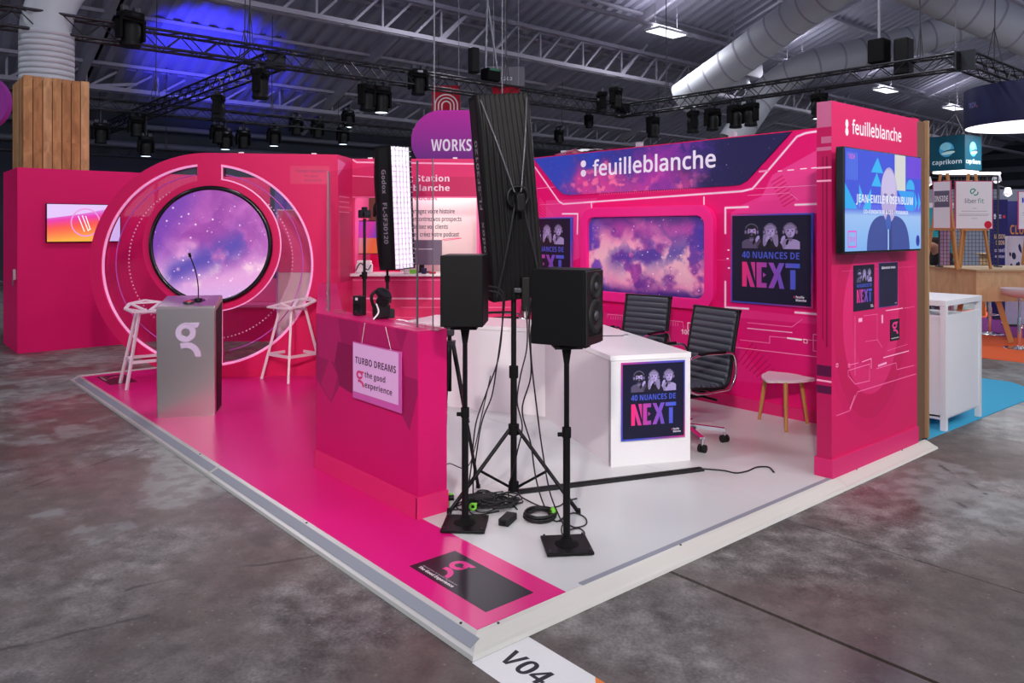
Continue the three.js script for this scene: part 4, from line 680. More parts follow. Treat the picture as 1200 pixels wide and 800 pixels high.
  for (const x of [-0.3, 0.3]) part('string', bar([x * sw, sh, 0.002], [x * sw * 0.7, KH + P0 - (P0 + b0) + 0.004, 0.008], 0.0016, 5), M.white, sg);
}
// ------------------------------------------------------------------ lectern, stools, stickers
{
  const a = flo(186, 489.7), b = flo(250.7, 486), o = thing('lectern', 'brushed metal lectern with a lilac emblem on its front', 'lectern', [(a.x + b.x) / 2, P0, (a.z + b.z) / 2], FRONT + R(12)), w = 0.47;
  const prof = shapeOf([[0.0, 0.0], [0.03, 0.925], [0.022, 0.94], [-0.36, 1.0], [-0.375, 0.985], [-0.33, 0.0]]);
  const g = new THREE.ExtrudeGeometry(prof, { depth: w - 0.012, bevelEnabled: true, bevelSize: 0.006, bevelThickness: 0.006, bevelSegments: 2 }).translate(0, 0, -w / 2 + 0.006).rotateY(-Math.PI / 2);
  part('body', g, M.steel, o, 'brushed grey metal shell');
  parts('side_recess', [-1, 1].map((s) => new THREE.ExtrudeGeometry(shapeOf([[-0.05, 0.02], [-0.03, 0.9], [-0.33, 0.95], [-0.3, 0.02]]), { depth: 0.004, bevelEnabled: false }).rotateY(-Math.PI / 2).translate(s * (w / 2 + 0.002) + 0.002, 0, 0)), M.black, o);
  part('emblem', merge(emblem(0.29)).rotateX(0.032).translate(0.0, 0.66, 0.029), std(0xd3c2e0, 0.35), o, 'pale lilac letter emblem');
  part('cable_grommet', cyl(0.075, 0.075, 0.01, 0.05, 0, 0, 28).rotateX(R(9)).translate(0, 0.972, -0.17), M.blackGloss, o);
  const mic = thing('gooseneck_microphone', 'thin black gooseneck microphone standing on the lectern', 'microphone', o.localToWorld(V(0.06, 0.975, -0.19)), FRONT + R(12));
  part('neck', tube([[0, 0, 0], [0, 0.12, 0], [-0.02, 0.26, 0.01], [-0.06, 0.39, 0.03]], 0.005, 24, 8), M.black, mic); part('capsule', bar([-0.06, 0.385, 0.03], [-0.068, 0.42, 0.036], 0.012, 12), M.black, mic); part('base', cyl(0.03, 0.035, 0.02, 0, 0.01, 0), M.black, mic);
  const bt = thing('push_button', 'red push button on the lectern top', 'button', o.localToWorld(V(0.0, 0.966, -0.1)), FRONT + R(12)); part('cap', new THREE.SphereGeometry(0.038, 20, 10, 0, 7, 0, Math.PI / 2).scale(1, 0.6, 1), M.red, bt); part('collar', cyl(0.045, 0.047, 0.012, 0, 0.004, 0), M.darkSteel, bt);
}
function stool(label, pos, turn) {
  const o = thing('bar_stool', label, 'stool', pos, turn, undefined), h = 0.78, m = std(0xeed9e4, 0.35);
  for (const [sx, sz] of [[1, 1], [1, -1], [-1, 1], [-1, -1]]) part('leg', beam([sx * 0.1, h - 0.03, sz * 0.09], [sx * 0.235, 0, sz * 0.225], 0.022, 0.026), m, o);
  const q = (t, sx, sz) => [sx * (0.235 - 0.135 * t), t * h, sz * (0.225 - 0.135 * t)];
  for (const [A, B] of [[[1, 1], [-1, 1]], [[1, -1], [-1, -1]], [[1, 1], [1, -1]], [[-1, 1], [-1, -1]]]) part('footrest', beam(q(0.34, ...A), q(0.34, ...B), 0.01, 0.03), m, o);
  const P = { fl: [-0.17, h - 0.01, 0.19], fr: [0.17, h - 0.01, 0.19], l: [-0.215, h + 0.012, 0.0], r: [0.215, h + 0.012, 0.0], bl: [-0.15, h + 0.05, -0.18], br: [0.15, h + 0.05, -0.18], bk: [0, h + 0.075, -0.215], c: [0, h - 0.03, 0.0], cf: [0, h - 0.025, 0.1] };
  part('seat', [['fl', 'fr'], ['fl', 'l'], ['fr', 'r'], ['l', 'bl'], ['r', 'br'], ['bl', 'bk'], ['bk', 'br'], ['c', 'l'], ['c', 'r'], ['c', 'bl'], ['c', 'br'], ['c', 'cf'], ['cf', 'fl'], ['cf', 'fr'], ['bl', 'br']].map(([a, b]) => beam(P[a], P[b], 0.034, 0.016)), m, o, 'open faceted cast seat');
  part('under_frame', [beam([-0.1, h - 0.03, -0.09], [0.1, h - 0.03, 0.09], 0.04, 0.03), beam([0.1, h - 0.03, -0.09], [-0.1, h - 0.03, 0.09], 0.04, 0.03)], m, o);
  return o;
}
{ const p = flo(160, 452); stool('white faceted bar stool beside the metal lectern', [p.x + 0.12, P0, p.z - 0.02], FRONT + R(34)); const q = flo(340, 443); stool('white faceted bar stool against the ring wall near the counter', [q.x + 0.02, P0, q.z + 0.02], FRONT - R(38)); }
const floorSticker = texOf(canvasOf(300, 620, (c) => { c.fillStyle = '#24242c'; c.fillRect(0, 0, 300, 620); c.save(); c.translate(178, 158); c.rotate(Math.PI / 2); drawEmblem(c, 0, 14, 190, '#e2348c'); c.restore(); c.save(); c.translate(26, 40); c.rotate(Math.PI / 2); c.fillStyle = '#fff'; fit(c, 'The Good Experience', 0, 0, 290, 20); c.fillStyle = '#c8c8d0'; fit(c, 'Rencontrez le studio de podcast', 0, -30, 290, 11, ''); c.restore(); }));
for (const [z, l] of [[-0.482, 'dark rectangular floor sticker with a pink emblem at the platform corner'], [-6.69, 'dark rectangular floor sticker beneath the bar stool by the lectern']]) {
  const o = thing('floor_sticker', l, 'sticker', [0.35, P0 + 0.001, z]); const g = new THREE.PlaneGeometry(0.27, 0.585).rotateX(-Math.PI / 2); part('foil', g, print(floorSticker, 0.3), o);
}
{ const o = thing('floor_number_sign', 'white floor sign reading V04 at the platform corner', 'sign', [0.14, 0.001, 0.36]);
  part('sheet', new THREE.PlaneGeometry(0.29, 0.72).rotateX(-Math.PI / 2), print(texOf(canvasOf(290, 720, (c) => { c.fillStyle = '#e6e6e6'; c.fillRect(0, 0, 290, 720); c.save(); c.translate(92, 40); c.rotate(Math.PI / 2); c.fillStyle = '#26262e'; fit(c, 'V04', 0, 0, 236, 96); c.restore(); c.fillStyle = '#e8843a'; c.beginPath(); c.moveTo(290, 370); c.lineTo(250, 410); c.lineTo(250, 720); c.lineTo(290, 720); c.fill(); })), 0.5), o); }
// ------------------------------------------------------------------ white angled desk
const cw = (X, Z, y = P0) => { const [x, z] = W(X, Z); return V(x, y, z); };
{
  const A = [0.663, 5.2], u1 = [-0.262, 0.965], u2 = [-0.914, 0.405], n1 = [0.965, 0.262], n2 = [0.405, 0.914], add = (p, d, t) => [p[0] + d[0] * t, p[1] + d[1] * t], wd = 0.6, th = 0.04;
  const C = add(A, u1, 1.46), E2 = add(C, u2, 1.4), mit = (w) => { const k = w / (1 + n1[0] * n2[0] + n1[1] * n2[1]); return [C[0] + k * (n1[0] + n2[0]), C[1] + k * (n1[1] + n2[1])]; };
  const o = thing('reception_desk', 'white angled podcast desk with a poster on its end', 'desk');
  const ext = (pts, y0, y1) => { const q = pts.map(([X, Z]) => { const [x, z] = W(X, Z); return [x, -z]; }); return new THREE.ExtrudeGeometry(shapeOf(THREE.ShapeUtils.area(q.map(([x, y]) => new THREE.Vector2(x, y))) < 0 ? q.reverse() : q), { depth: y1 - y0, bevelEnabled: false }).rotateX(-Math.PI / 2).translate(0, y0, 0); };
  part('desk_top', ext([A, add(A, n1, wd), mit(wd), add(E2, n2, wd), E2, C], 0.765, 0.8), M.whiteGloss, o);
  const i = 0.004, A1 = add(A, n1, i), h1 = 0.762;
  part('front_panel', ext([A1, add(A, n1, th), mit(th), mit(i)], P0, h1), M.white, o); part('front_panel', ext([mit(i), mit(th), add(E2, n2, th), add(E2, n2, i)], P0, h1), M.white, o);
  const A2 = add(A1, u1, 0.004); part('end_panel', ext([A2, add(A2, n1, wd - 0.008), add(add(A2, n1, wd - 0.008), u1, th), add(A2, u1, th)], P0, h1), M.white, o); part('end_panel', ext([add(E2, n2, th), add(E2, n2, wd - 0.01), add(add(E2, n2, wd - 0.01), u2, -th), add(add(E2, n2, th), u2, -th)], P0, h1), M.white, o);
  const g = new THREE.Group(); g.name = 'end_poster'; const pc = add(A, n1, 0.313), pw = cw(...pc); g.position.set(pw.x, 0, pw.z); g.rotation.y = FRONT + Math.atan2(n1[1], n1[0]); g.userData.label = 'dark poster with three portraits and gradient lettering'; o.add(g);
  const f = part('frame', uvBox(box(0.475, 0.53, 0.006, 0, 0.485, 0.004), -0.2375, 0.22, 0.475, 0.53), borderMat, g); panelPrint('print', g, 0.455, 0.505, nextMat, 0, 0.485, 0.0085);
  const s = thing('lavalier_microphone', 'small silver-tipped cable lying on the white desk', 'microphone', dep(728, 397, 6.15), FRONT); s.position.y = 0.801; part('cable', tube([[-0.3, 0.004, -0.02], [-0.12, 0.004, 0], [0.02, 0.006, 0]], 0.003, 16, 6), M.cable, s); part('tip', bar([0.02, 0.008, 0], [0.055, 0.008, 0.0], 0.008, 10), M.chrome, s);
}
// ------------------------------------------------------------------ office chairs
const chairProto = (() => {
  const o = thing('office_chair', 'x', 'chair');
  const prof = [[0.25, 0.415], [0.22, 0.442], [0.12, 0.45], [0, 0.442], [-0.12, 0.432], [-0.18, 0.437], [-0.222, 0.47], [-0.245, 0.54], [-0.262, 0.64], [-0.285, 0.76], [-0.312, 0.88], [-0.335, 0.98]];
  const cv = new THREE.CatmullRomCurve3(prof.map(([z, y]) => V(0, y, z)), false, 'centripetal');
  const sheet = (t0, t1, ribs) => {
    const N = ribs * 8, pos = [], idx = [], uv = [];
    for (let k = 0; k <= N; k++) {
      const t = t0 + (t1 - t0) * k / N, p = cv.getPointAt(t), d = cv.getTangentAt(t), n = V(0, -d.z, d.y), r = 0.012 + 0.012 * Math.pow(Math.abs(Math.sin(Math.PI * k / 8)), 0.6); if (n.y < 0 && n.z < 0) n.negate();
      const nn = V(0, Math.abs(d.z), d.y * (d.z < 0 ? 1 : 1)).normalize();
      for (const [x, a] of [[-0.225, 0], [-0.205, r], [0, r], [0.205, r], [0.225, 0], [0.205, -0.01], [0, -0.01], [-0.205, -0.01]]) { pos.push(x, p.y + nn.y * a, p.z + nn.z * a); uv.push(x, t); }
    }
    for (let k = 0; k < N; k++) for (let q = 0; q < 8; q++) { const a = k * 8 + q, b = k * 8 + (q + 1) % 8, c = a + 8, e = b + 8; idx.push(a, b, c, b, e, c); }
    const g = new THREE.BufferGeometry(); g.setAttribute('position', new THREE.Float32BufferAttribute(pos, 3)); g.setAttribute('uv', new THREE.Float32BufferAttribute(uv, 2)); g.setIndex(idx); g.computeVertexNormals(); return g;
  };
  M.leather.side = THREE.DoubleSide;
  part('seat', sheet(0.0, 0.44, 9), M.leather, o, 'black ribbed leather seat'); part('backrest', sheet(0.45, 1, 11), M.leather, o, 'black ribbed leather backrest');
  for (const s of [-1, 1]) {
    part('side_rail', new THREE.TubeGeometry(new THREE.CatmullRomCurve3(prof.map(([z, y]) => V(s * 0.236, y - 0.004, z)), false, 'centripetal'), 50, 0.012, 8), M.black, o);
    part('armrest', tube([[s * 0.25, 0.44, 0.17], [s * 0.265, 0.56, 0.22], [s * 0.265, 0.65, 0.21], [s * 0.265, 0.685, 0.14], [s * 0.265, 0.69, -0.1], [s * 0.26, 0.67, -0.25], [s * 0.252, 0.52, -0.28], [s * 0.25, 0.43, -0.23], [s * 0.25, 0.412, -0.1], [s * 0.25, 0.415, 0.1], [s * 0.25, 0.44, 0.17]], 0.0105, 90, 8), M.chrome, o, 'chrome arm loop');
    part('arm_pad', tube([[s * 0.265, 0.697, 0.1], [s * 0.265, 0.7, -0.02], [s * 0.265, 0.697, -0.16]], 0.013, 16, 8), M.black, o);
  }
  part('top_rail', bar([-0.245, 0.985, -0.337], [0.245, 0.985, -0.337], 0.014, 10), M.black, o);
  part('spreader', [beam([-0.235, 0.405, 0.06], [0.235, 0.405, 0.06], 0.05, 0.018), beam([-0.235, 0.405, -0.12], [0.235, 0.405, -0.12], 0.05, 0.018)], M.chrome, o);
  part('mechanism', rbox(0.16, 0.07, 0.26, 0.02, 0, 0.365, -0.03), M.black, o); part('lever', bar([0.05, 0.36, -0.06], [0.24, 0.345, -0.1], 0.009, 8), M.black, o);
  part('gas_lift', [cyl(0.014, 0.014, 0.2, 0, 0.25, 0), cyl(0.027, 0.027, 0.16, 0, 0.18, 0)], M.darkSteel, o);
  const base = part('star_base', [cyl(0.045, 0.05, 0.06, 0, 0.115, 0)], M.chrome, o);
  for (let k = 0; k < 5; k++) {
    const a = k * Math.PI * 0.4 + 0.3, x = Math.cos(a), z = Math.sin(a);
    part('base_leg', [beam([x * 0.03, 0.125, z * 0.03], [x * 0.3, 0.095, z * 0.3], 0.042, 0.026), bar([x * 0.3, 0.1, z * 0.3], [x * 0.3, 0.05, z * 0.3], 0.012, 8)], M.chrome, o);
    part('caster', [-0.016, 0.016].map((d) => new THREE.CylinderGeometry(0.029, 0.029, 0.02, 16).rotateZ(Math.PI / 2).rotateY(-a + 0.6).translate(x * 0.3 + d * Math.cos(a - 0.6), 0.029, z * 0.3 + d * Math.sin(a - 0.6))), M.rubber, o);
  }
  return o;
})();
const faceTo = (fx, fz) => { const [x, z] = [fx * SA + fz * CA, fx * CA - fz * SA]; return Math.atan2(x, z); };   // turn so that local +z looks along a camera-frame direction
{
  chairProto.position.copy(cw(1.3, 5.84)); chairProto.rotation.y = faceTo(-0.86, -0.5); tag(chairProto, 'black ribbed leather office chair by the white desk end nearest the side table', 'chair', 'office chairs at the podcast desk');
  copyOf(chairProto, 'black ribbed leather office chair between two others along the podcast desk', cw(1.04, 6.9), faceTo(-0.84, -0.54)); copyOf(chairProto, 'black ribbed leather office chair behind the angled desk wing and the softbox', cw(-0.13, 8.15), faceTo(-0.3, -0.95));
}
// ------------------------------------------------------------------ side table
{
  const c = flo(922, 497), o = thing('side_table', 'small white rounded triangular table with three wooden legs', 'table', [4.0, P0, c.z], 0), h = 0.4;
  const s = new THREE.Shape(), q = [0, 1, 2].map((k) => { const a = R(-95 + k * 120); return [0.27 * Math.cos(a), 0.27 * Math.sin(a)]; }), mid = (a, b, t = 0.5) => [a[0] + (b[0] - a[0]) * t, a[1] + (b[1] - a[1]) * t];
  s.moveTo(...mid(q[0], q[1], 0.3)); for (let k = 0; k < 3; k++) { const a = q[k], b = q[(k + 1) % 3], c2 = q[(k + 2) % 3], m = mid(a, b), bul = [m[0] * 1.5, m[1] * 1.5]; s.quadraticCurveTo(bul[0], bul[1], ...mid(a, b, 0.8)); s.quadraticCurveTo(b[0] * 1.04, b[1] * 1.04, ...mid(b, c2, 0.2)); }
  part('table_top', new THREE.ExtrudeGeometry(s, { depth: 0.016, bevelEnabled: true, bevelSize: 0.006, bevelThickness: 0.004, bevelSegments: 2, curveSegments: 14 }).rotateX(-Math.PI / 2).rotateY(R(35)).translate(0, h - 0.02, 0), std(0xe6d8e2, 0.35), o, 'white rounded triangular top');
  const legs = [[-0.02, -0.34], [-0.16, 0.11], [0.16, -0.06]].map(([x, z]) => [x * 1.1, z * 0.75]);
  for (const [x, z] of [[0.02, -0.24], [-0.19, 0.13], [0.19, 0.1]]) part('leg', bar([x, 0, z], [x * 0.72, h - 0.02, z * 0.72], 0.013, 12, 0.019), M.oak, o);
}
// ------------------------------------------------------------------ loudspeakers on stands
function speaker(labelS, labelP, base, poleX, turn, y0, lean) {
  const st = thing('speaker_stand', labelP, 'speaker stand', base, lean), top = y0 - P0 - 0.02;
  part('base_plate', rbox(0.235, 0.014, 0.235, 0.004, 0, 0.012, 0), M.black, st); part('collar', new THREE.LatheGeometry([[0, 0.05], [0.025, 0.05], [0.03, 0.03], [0.058, 0.022], [0.062, 0.018], [0, 0.018]].map(([x, y]) => new THREE.Vector2(x, y)), 24), M.blackMatte, st);
  part('lower_pole', bar([0, 0.02, 0], [0, top * 0.58, 0], 0.0185, 16), M.black, st); part('upper_pole', bar([0, top * 0.5, 0], [0, top - 0.01, 0], 0.0135, 16), M.blackGloss, st); part('height_knob', [bar([0, top * 0.56, 0], [-0.045, top * 0.56, 0.0], 0.011, 10), cyl(0.023, 0.023, 0.05, 0, top * 0.57, 0)], M.blackMatte, st);
  part('head_cone', bar([0, top - 0.09, 0], [0, top - 0.01, 0], 0.014, 16, 0.026), M.blackMatte, st); part('cradle', [rbox(0.14, 0.014, 0.14, 0.004, 0, top - 0.003, 0)], M.black, st);
  for (const [x, z] of [[-1, -1], [1, -1], [-1, 1], [1, 1]]) part('foot_screw', cyl(0.006, 0.006, 0.028, x * 0.1, 0.016, z * 0.1, 10), M.darkSteel, st);
  const o = thing('loudspeaker', labelS, 'loudspeaker', [base.x, y0, base.z], turn), w = 0.225, h = 0.375, d = 0.29;
  part('cabinet', rbox(w, h, d, 0.006, 0, h / 2 - 0.006, 0), M.speakerBlack ?? (M.speakerBlack = soft(0x08080a, 0.55, 0.35)), o);
  part('baffle', rbox(w - 0.012, h - 0.014, 0.012, 0.004, 0, h / 2 - 0.006, d / 2 + 0.004), std(0x0d0c0f, 0.45), o);
  const cone = (r, y) => { const c = part('driver', new THREE.LatheGeometry([[0, 0.002], [r * 0.3, 0.004], [r * 0.34, -0.012], [r * 0.78, 0.006], [r * 0.9, 0.012], [r, 0.006], [r * 1.08, 0.004], [r * 1.08, -0.002]].map(([x, yy]) => new THREE.Vector2(x, yy)), 36).rotateX(Math.PI / 2).translate(0, y, d / 2 + 0.012), M.rubber, o, 'round loudspeaker cone'); part('dust_cap', new THREE.SphereGeometry(r * 0.32, 18, 8, 0, 7, 0, Math.PI / 2).rotateX(Math.PI / 2).scale(1, 1, 0.5).translate(0, y, d / 2 + 0.014), std(0x3a3a42, 0.3), c); };
  cone(0.062, h * 0.76); cone(0.08, h * 0.37); part('port', box(w * 0.72, 0.032, 0.004, 0, 0.058, d / 2 + 0.0105), M.blackMatte, o); part('badge', box(0.012, 0.005, 0.003, 0, 0.018, d / 2 + 0.011), M.chrome, o); part('rear_bracket', rbox(0.06, 0.015, 0.05, 0.003, -0.02, -0.012, 0.1), M.black, o);
  return o;
}
{
  const b1 = flo(664, 641), d1 = (EYE - P0) * F / (641 - CY), y1 = EYE - (401 - CY) / F * d1;
  speaker('black studio loudspeaker with its two cones showing on the stand by the desk poster', 'black pole stand under the loudspeaker whose cones show', b1, 0, FRONT + R(62), y1 + 0.004, FRONT + R(6));
  const b2 = flo(545, 616), d2 = (EYE - P0) * F / (616 - CY), y2 = EYE - (379 - CY) / F * d2;
  speaker('black loudspeaker seen from its plain back beside the clear counter screen', 'black pole stand under the loudspeaker by the pink counter end', b2, 0, FRONT + R(176), y2 + 0.004, FRONT - R(4));
}
// ------------------------------------------------------------------ softboxes on light stands
const softTex = (t) => texOf(canvasOf(1024, 96, (c) => { c.fillStyle = '#121214'; c.fillRect(0, 0, 1024, 96); c.fillStyle = '#8d8a92'; fit(c, t, 180, 70, 640, 46); }));
function softbox(label, topPos, W2, H2, D, yaw, roll, tilt, lit) {
  const o = thing('softbox', label, 'softbox', topPos, 0); o.rotation.set(0, 0, 0); o.quaternion.setFromEuler(new THREE.Euler(tilt, yaw, roll, 'YXZ'));
  const w = W2 / 2, h = H2 / 2;                        // local +z: the back with the rods; -z: the diffuser
  part('rim', [span(-w, -w + 0.006, -h, h, -D, 0), span(w - 0.006, w, -h, h, -D, 0), span(-w, w, h - 0.006, h, -D, 0), span(-w, w, -h, -h + 0.006, -D, 0)], M.blackMatte, o);
  const N = 44, K = 24, pos = [], idx = [];
  for (let j = 0; j <= K; j++) for (let i = 0; i <= N; i++) { const u = i / N * 2 - 1, v = j / K * 2 - 1, dome = 0.09 * (1 - Math.max(Math.abs(u) * 0.9, Math.abs(v))), pl = 0.009 * (i % 4 === 0 ? -1 : i % 4 === 2 ? 1 : 0) * (1 - 0.4 * Math.abs(v)); pos.push(u * w, v * h, dome + pl); }
  for (let j = 0; j < K; j++) for (let i = 0; i < N; i++) { const a = j * (N + 1) + i; idx.push(a, a + 1, a + N + 1, a + 1, a + N + 2, a + N + 1); }
  const g = new THREE.BufferGeometry(); g.setAttribute('position', new THREE.Float32BufferAttribute(pos, 3)); g.setIndex(idx); g.computeVertexNormals(); g.setAttribute('uv', new THREE.Float32BufferAttribute(new Float32Array(pos.length / 3 * 2), 2));
  part('back_cloth', g, M.cloth ?? (M.cloth = soft(0x0c0c0e, 0.6, 0.5, { side: THREE.DoubleSide })), o, 'black pleated cloth');
  for (const [sx, sy] of [[-1, 1], [1, 1], [-1, -1], [1, -1]]) part('rod', tube([[sx * (w - 0.02), sy * (h - 0.03), 0.012], [sx * w * 0.5, sy * h * 0.5, 0.085], [sx * 0.02, sy * 0.03, 0.13]], 0.006, 20, 6), M.darkSteel, o);
  part('speed_ring', [new THREE.TorusGeometry(0.06, 0.012, 8, 28).translate(0, 0, 0.12), rbox(0.05, 0.1, 0.05, 0.01, 0, -0.03, 0.15)], M.black, o);
  part('diffuser', span(-w + 0.008, w - 0.008, -h + 0.008, h - 0.008, -D + 0.02, -D + 0.026), M.diffuser ?? (M.diffuser = new THREE.MeshStandardMaterial({ color: 0xf2f0f4, roughness: 0.7, emissive: 0xf4f0ff, emissiveIntensity: 0.16 })), o, 'white diffuser cloth');
  const grid = []; for (let k = 1; k < 6; k++) grid.push(box(0.004, H2 - 0.02, 0.03, -w + k * W2 / 6, 0, -D - 0.0)); for (let k = 1; k < 24; k++) grid.push(box(W2 - 0.02, 0.004, 0.03, 0, -h + k * H2 / 24, -D - 0.0));
  if (lit) part('honeycomb_grid', grid, std(0xb8b4bc, 0.7), o);
  const s = part('lettering', new THREE.PlaneGeometry(H2 * 0.96, Math.min(D, 0.11)).rotateZ(Math.PI / 2).rotateY(-Math.PI / 2).translate(-w - 0.002, 0, -D / 2), print(lit ? softTex('FL-SF30120    Godox') : softTex('Godox   FL-SF30120'), 0.7), o, 'grey lettering along the black rim');
  if (lit) { s.geometry.dispose(); s.geometry = new THREE.PlaneGeometry(H2 * 0.96, Math.min(D, 0.11)).rotateZ(-Math.PI / 2).rotateY(Math.PI / 2).translate(w + 0.002, 0, -D / 2); s.material = print(softTex('Godox    FL-SF30120'), 0.7); }
  o.updateMatrixWorld(true);
  const l = new THREE.RectAreaLight(0xf4f0ff, lit ? 6 : 5, W2 - 0.03, H2 - 0.03), c0 = o.localToWorld(V(0, 0, -D + 0.014)), c1 = o.localToWorld(V(0, 0, -D - 1)); l.position.copy(c0); l.up.copy(V(0, 1, 0).applyQuaternion(o.quaternion)); l.lookAt(c1); l.name = 'softbox_light'; scene.add(l);
  return o;
}
function lightStand(label, base, top, spread, legH, turn) {
  const o = thing('light_stand', label, 'light stand', base, turn), h = top - base.y;
  part('column', [bar([0, 0.06, 0], [0, h * 0.42, 0], 0.019, 14), bar([0, h * 0.4, 0], [0, h * 0.72, 0], 0.0155, 14), bar([0, h * 0.7, 0], [0, h, 0], 0.0125, 12)], M.black, o);
  part('column_clamp', [cyl(0.027, 0.027, 0.07, 0, h * 0.42, 0), cyl(0.024, 0.024, 0.06, 0, h * 0.71, 0), bar([0, h * 0.42, 0], [0.06, h * 0.42, 0.01], 0.011), bar([0, h * 0.71, 0], [-0.055, h * 0.71, 0.01], 0.01)], M.blackMatte, o);
  part('leg_collar', cyl(0.032, 0.032, 0.06, 0, legH, 0), M.blackMatte, o); part('brace_collar', cyl(0.03, 0.03, 0.05, 0, 0.085, 0), M.blackMatte, o);
  for (let k = 0; k < 3; k++) { const a = k * R(120), x = Math.cos(a), z = Math.sin(a); const l = part('leg', [bar([x * 0.03, legH, z * 0.03], [x * spread, 0.008, z * spread], 0.0115, 10), cyl(0.013, 0.015, 0.03, x * spread, 0.012, z * spread, 10)], M.black, o); part('brace', bar([x * 0.03, 0.085, z * 0.03], [x * spread * 0.52, legH * 0.49, z * spread * 0.52], 0.008, 8), M.black, l); }
  return o;
}
{
  const base = flo(602, 586); lightStand('tall black light stand carrying the big softbox', base, dep(605, 228, 4.58).y, 0.42, 0.42, FRONT + R(90));
  const c = dep(599, 231, 4.5); const o = softbox('tall black strip softbox seen from its pleated back', c, 0.32, 1.2, 0.17, FRONT + R(18), R(5.6), R(2), false);
  const p = thing('power_controller', 'black controller box clamped to the tall light stand', 'controller', dep(616, 344, 4.52), FRONT); part('case', rbox(0.05, 0.2, 0.05, 0.008), M.black, p); part('clamp', rbox(0.06, 0.03, 0.03, 0.005, -0.04, 0.02, 0), M.darkSteel, p); part('plug', bar([0, -0.1, 0], [0, -0.14, 0], 0.01), M.white, p);
  const b2 = cw(-1.235, 7.65); lightStand('slim black light stand behind the clear counter screen', b2, 1.62, 0.4, 0.4, 0.5);
  softbox('strip softbox with a white gridded front behind the clear screens', dep(454, 244, 7.62), 0.3, 1.2, 0.2, FRONT - R(122), R(-2), R(1.2), true);
  const b3 = cw(-1.28, 6.7); lightStand('thin dark stand holding a small camera behind the clear screen', b3, dep(427, 256, 6.7).y, 0.2, 0.3, 0.2);
  const cam = thing('small_camera', 'small dark camera on the thin stand behind the clear screen', 'camera', V(b3.x, dep(427, 256, 6.7).y, b3.z), FRONT + R(30)); part('body', rbox(0.1, 0.07, 0.06, 0.01, 0, 0.04, 0), M.black, cam); part('lens', new THREE.CylinderGeometry(0.028, 0.03, 0.06, 18).rotateX(Math.PI / 2).translate(0, 0.04, 0.055), M.blackGloss, cam); part('viewfinder', rbox(0.04, 0.03, 0.05, 0.006, 0, 0.085, 0), M.black, cam);
}
// ------------------------------------------------------------------ things standing on the counter and the camera tripod
{
  const yk = P0 + KH + 0.006, zc = -2.3;
  const p = cw(-1.19, 5.55); const o = thing('amplifier_box', 'small dark upright box standing behind the clear screen', 'box', V(0.735, yk, onX(421, 360, 0.735).z), -Math.PI / 2 + 0.3); part('case', rbox(0.075, 0.13, 0.05, 0.006, 0, 0.065, 0), M.black, o); part('label_plate', box(0.02, 0.018, 0.002, 0, 0.11, 0.026), M.white, o); part('knob', new THREE.CylinderGeometry(0.008, 0.008, 0.01, 12).rotateX(Math.PI / 2).translate(0, 0.03, 0.03), M.darkSteel, o);
  const q = onX(446, 370, 0.74), c = thing('video_camera', 'dark video camera with a strap behind the clear counter screen', 'camera', V(0.745, yk, q.z), FRONT + R(20));
  part('body', rbox(0.1, 0.09, 0.1, 0.015, 0, 0.05, 0), M.black, c); part('lens_barrel', bar([0, 0.1, 0.02], [0.02, 0.15, 0.05], 0.042, 20), M.black, c); part('lens_hood', bar([0.0, 0.15, 0.03], [0.01, 0.17, 0.04], 0.05, 20), M.blackGloss, c); part('handle', tube([[-0.05, 0.08, 0], [-0.06, 0.15, 0], [0.0, 0.19, 0.0], [0.05, 0.16, 0], [0.055, 0.1, 0]], 0.01, 24, 8), M.black, c); part('grip', rbox(0.04, 0.06, 0.05, 0.012, 0.06, 0.035, 0.02), M.rubber, c); part('strap', tube([[-0.04, 0.1, 0.05], [-0.03, 0.05, 0.07], [-0.06, 0.006, 0.06]], 0.005, 16, 6), M.white, c);
}
{
  const b = cw(-0.41, 4.95), o = thing('camera_tripod', 'folding black photo tripod behind the loudspeaker by the counter', 'tripod', b, FRONT), h = dep(533, 385, 4.95).y - P0;
  part('head', [rbox(0.06, 0.05, 0.06, 0.01, 0.01, h - 0.02, 0), rbox(0.07, 0.012, 0.05, 0.003, 0.01, h + 0.012, 0), bar([0, h - 0.02, 0], [-0.03, h - 0.1, 0.08], 0.008)], M.darkSteel, o); part('centre_column', bar([0.01, h - 0.4, 0], [0.01, h - 0.03, 0], 0.013, 12), M.black, o); part('spider', cyl(0.04, 0.035, 0.05, 0.01, h - 0.1, 0), M.darkSteel, o);
  for (const [x, z] of [[0.2, 0.16], [-0.06, -0.26], [-0.02, 0.24]]) { const l = part('leg', [bar([0.01 + x * 0.12, h - 0.1, z * 0.12], [x * 0.6, h * 0.45, z * 0.6], 0.014, 10), bar([x * 0.55, h * 0.5, z * 0.55], [x, 0.01, z], 0.0105, 10), cyl(0.014, 0.014, 0.02, x, 0.01, z, 10)], M.black, o); part('leg_lock', bar([x * 0.57, h * 0.47, z * 0.57], [x * 0.64, h * 0.4, z * 0.64], 0.019, 10), M.darkSteel, l); }
}
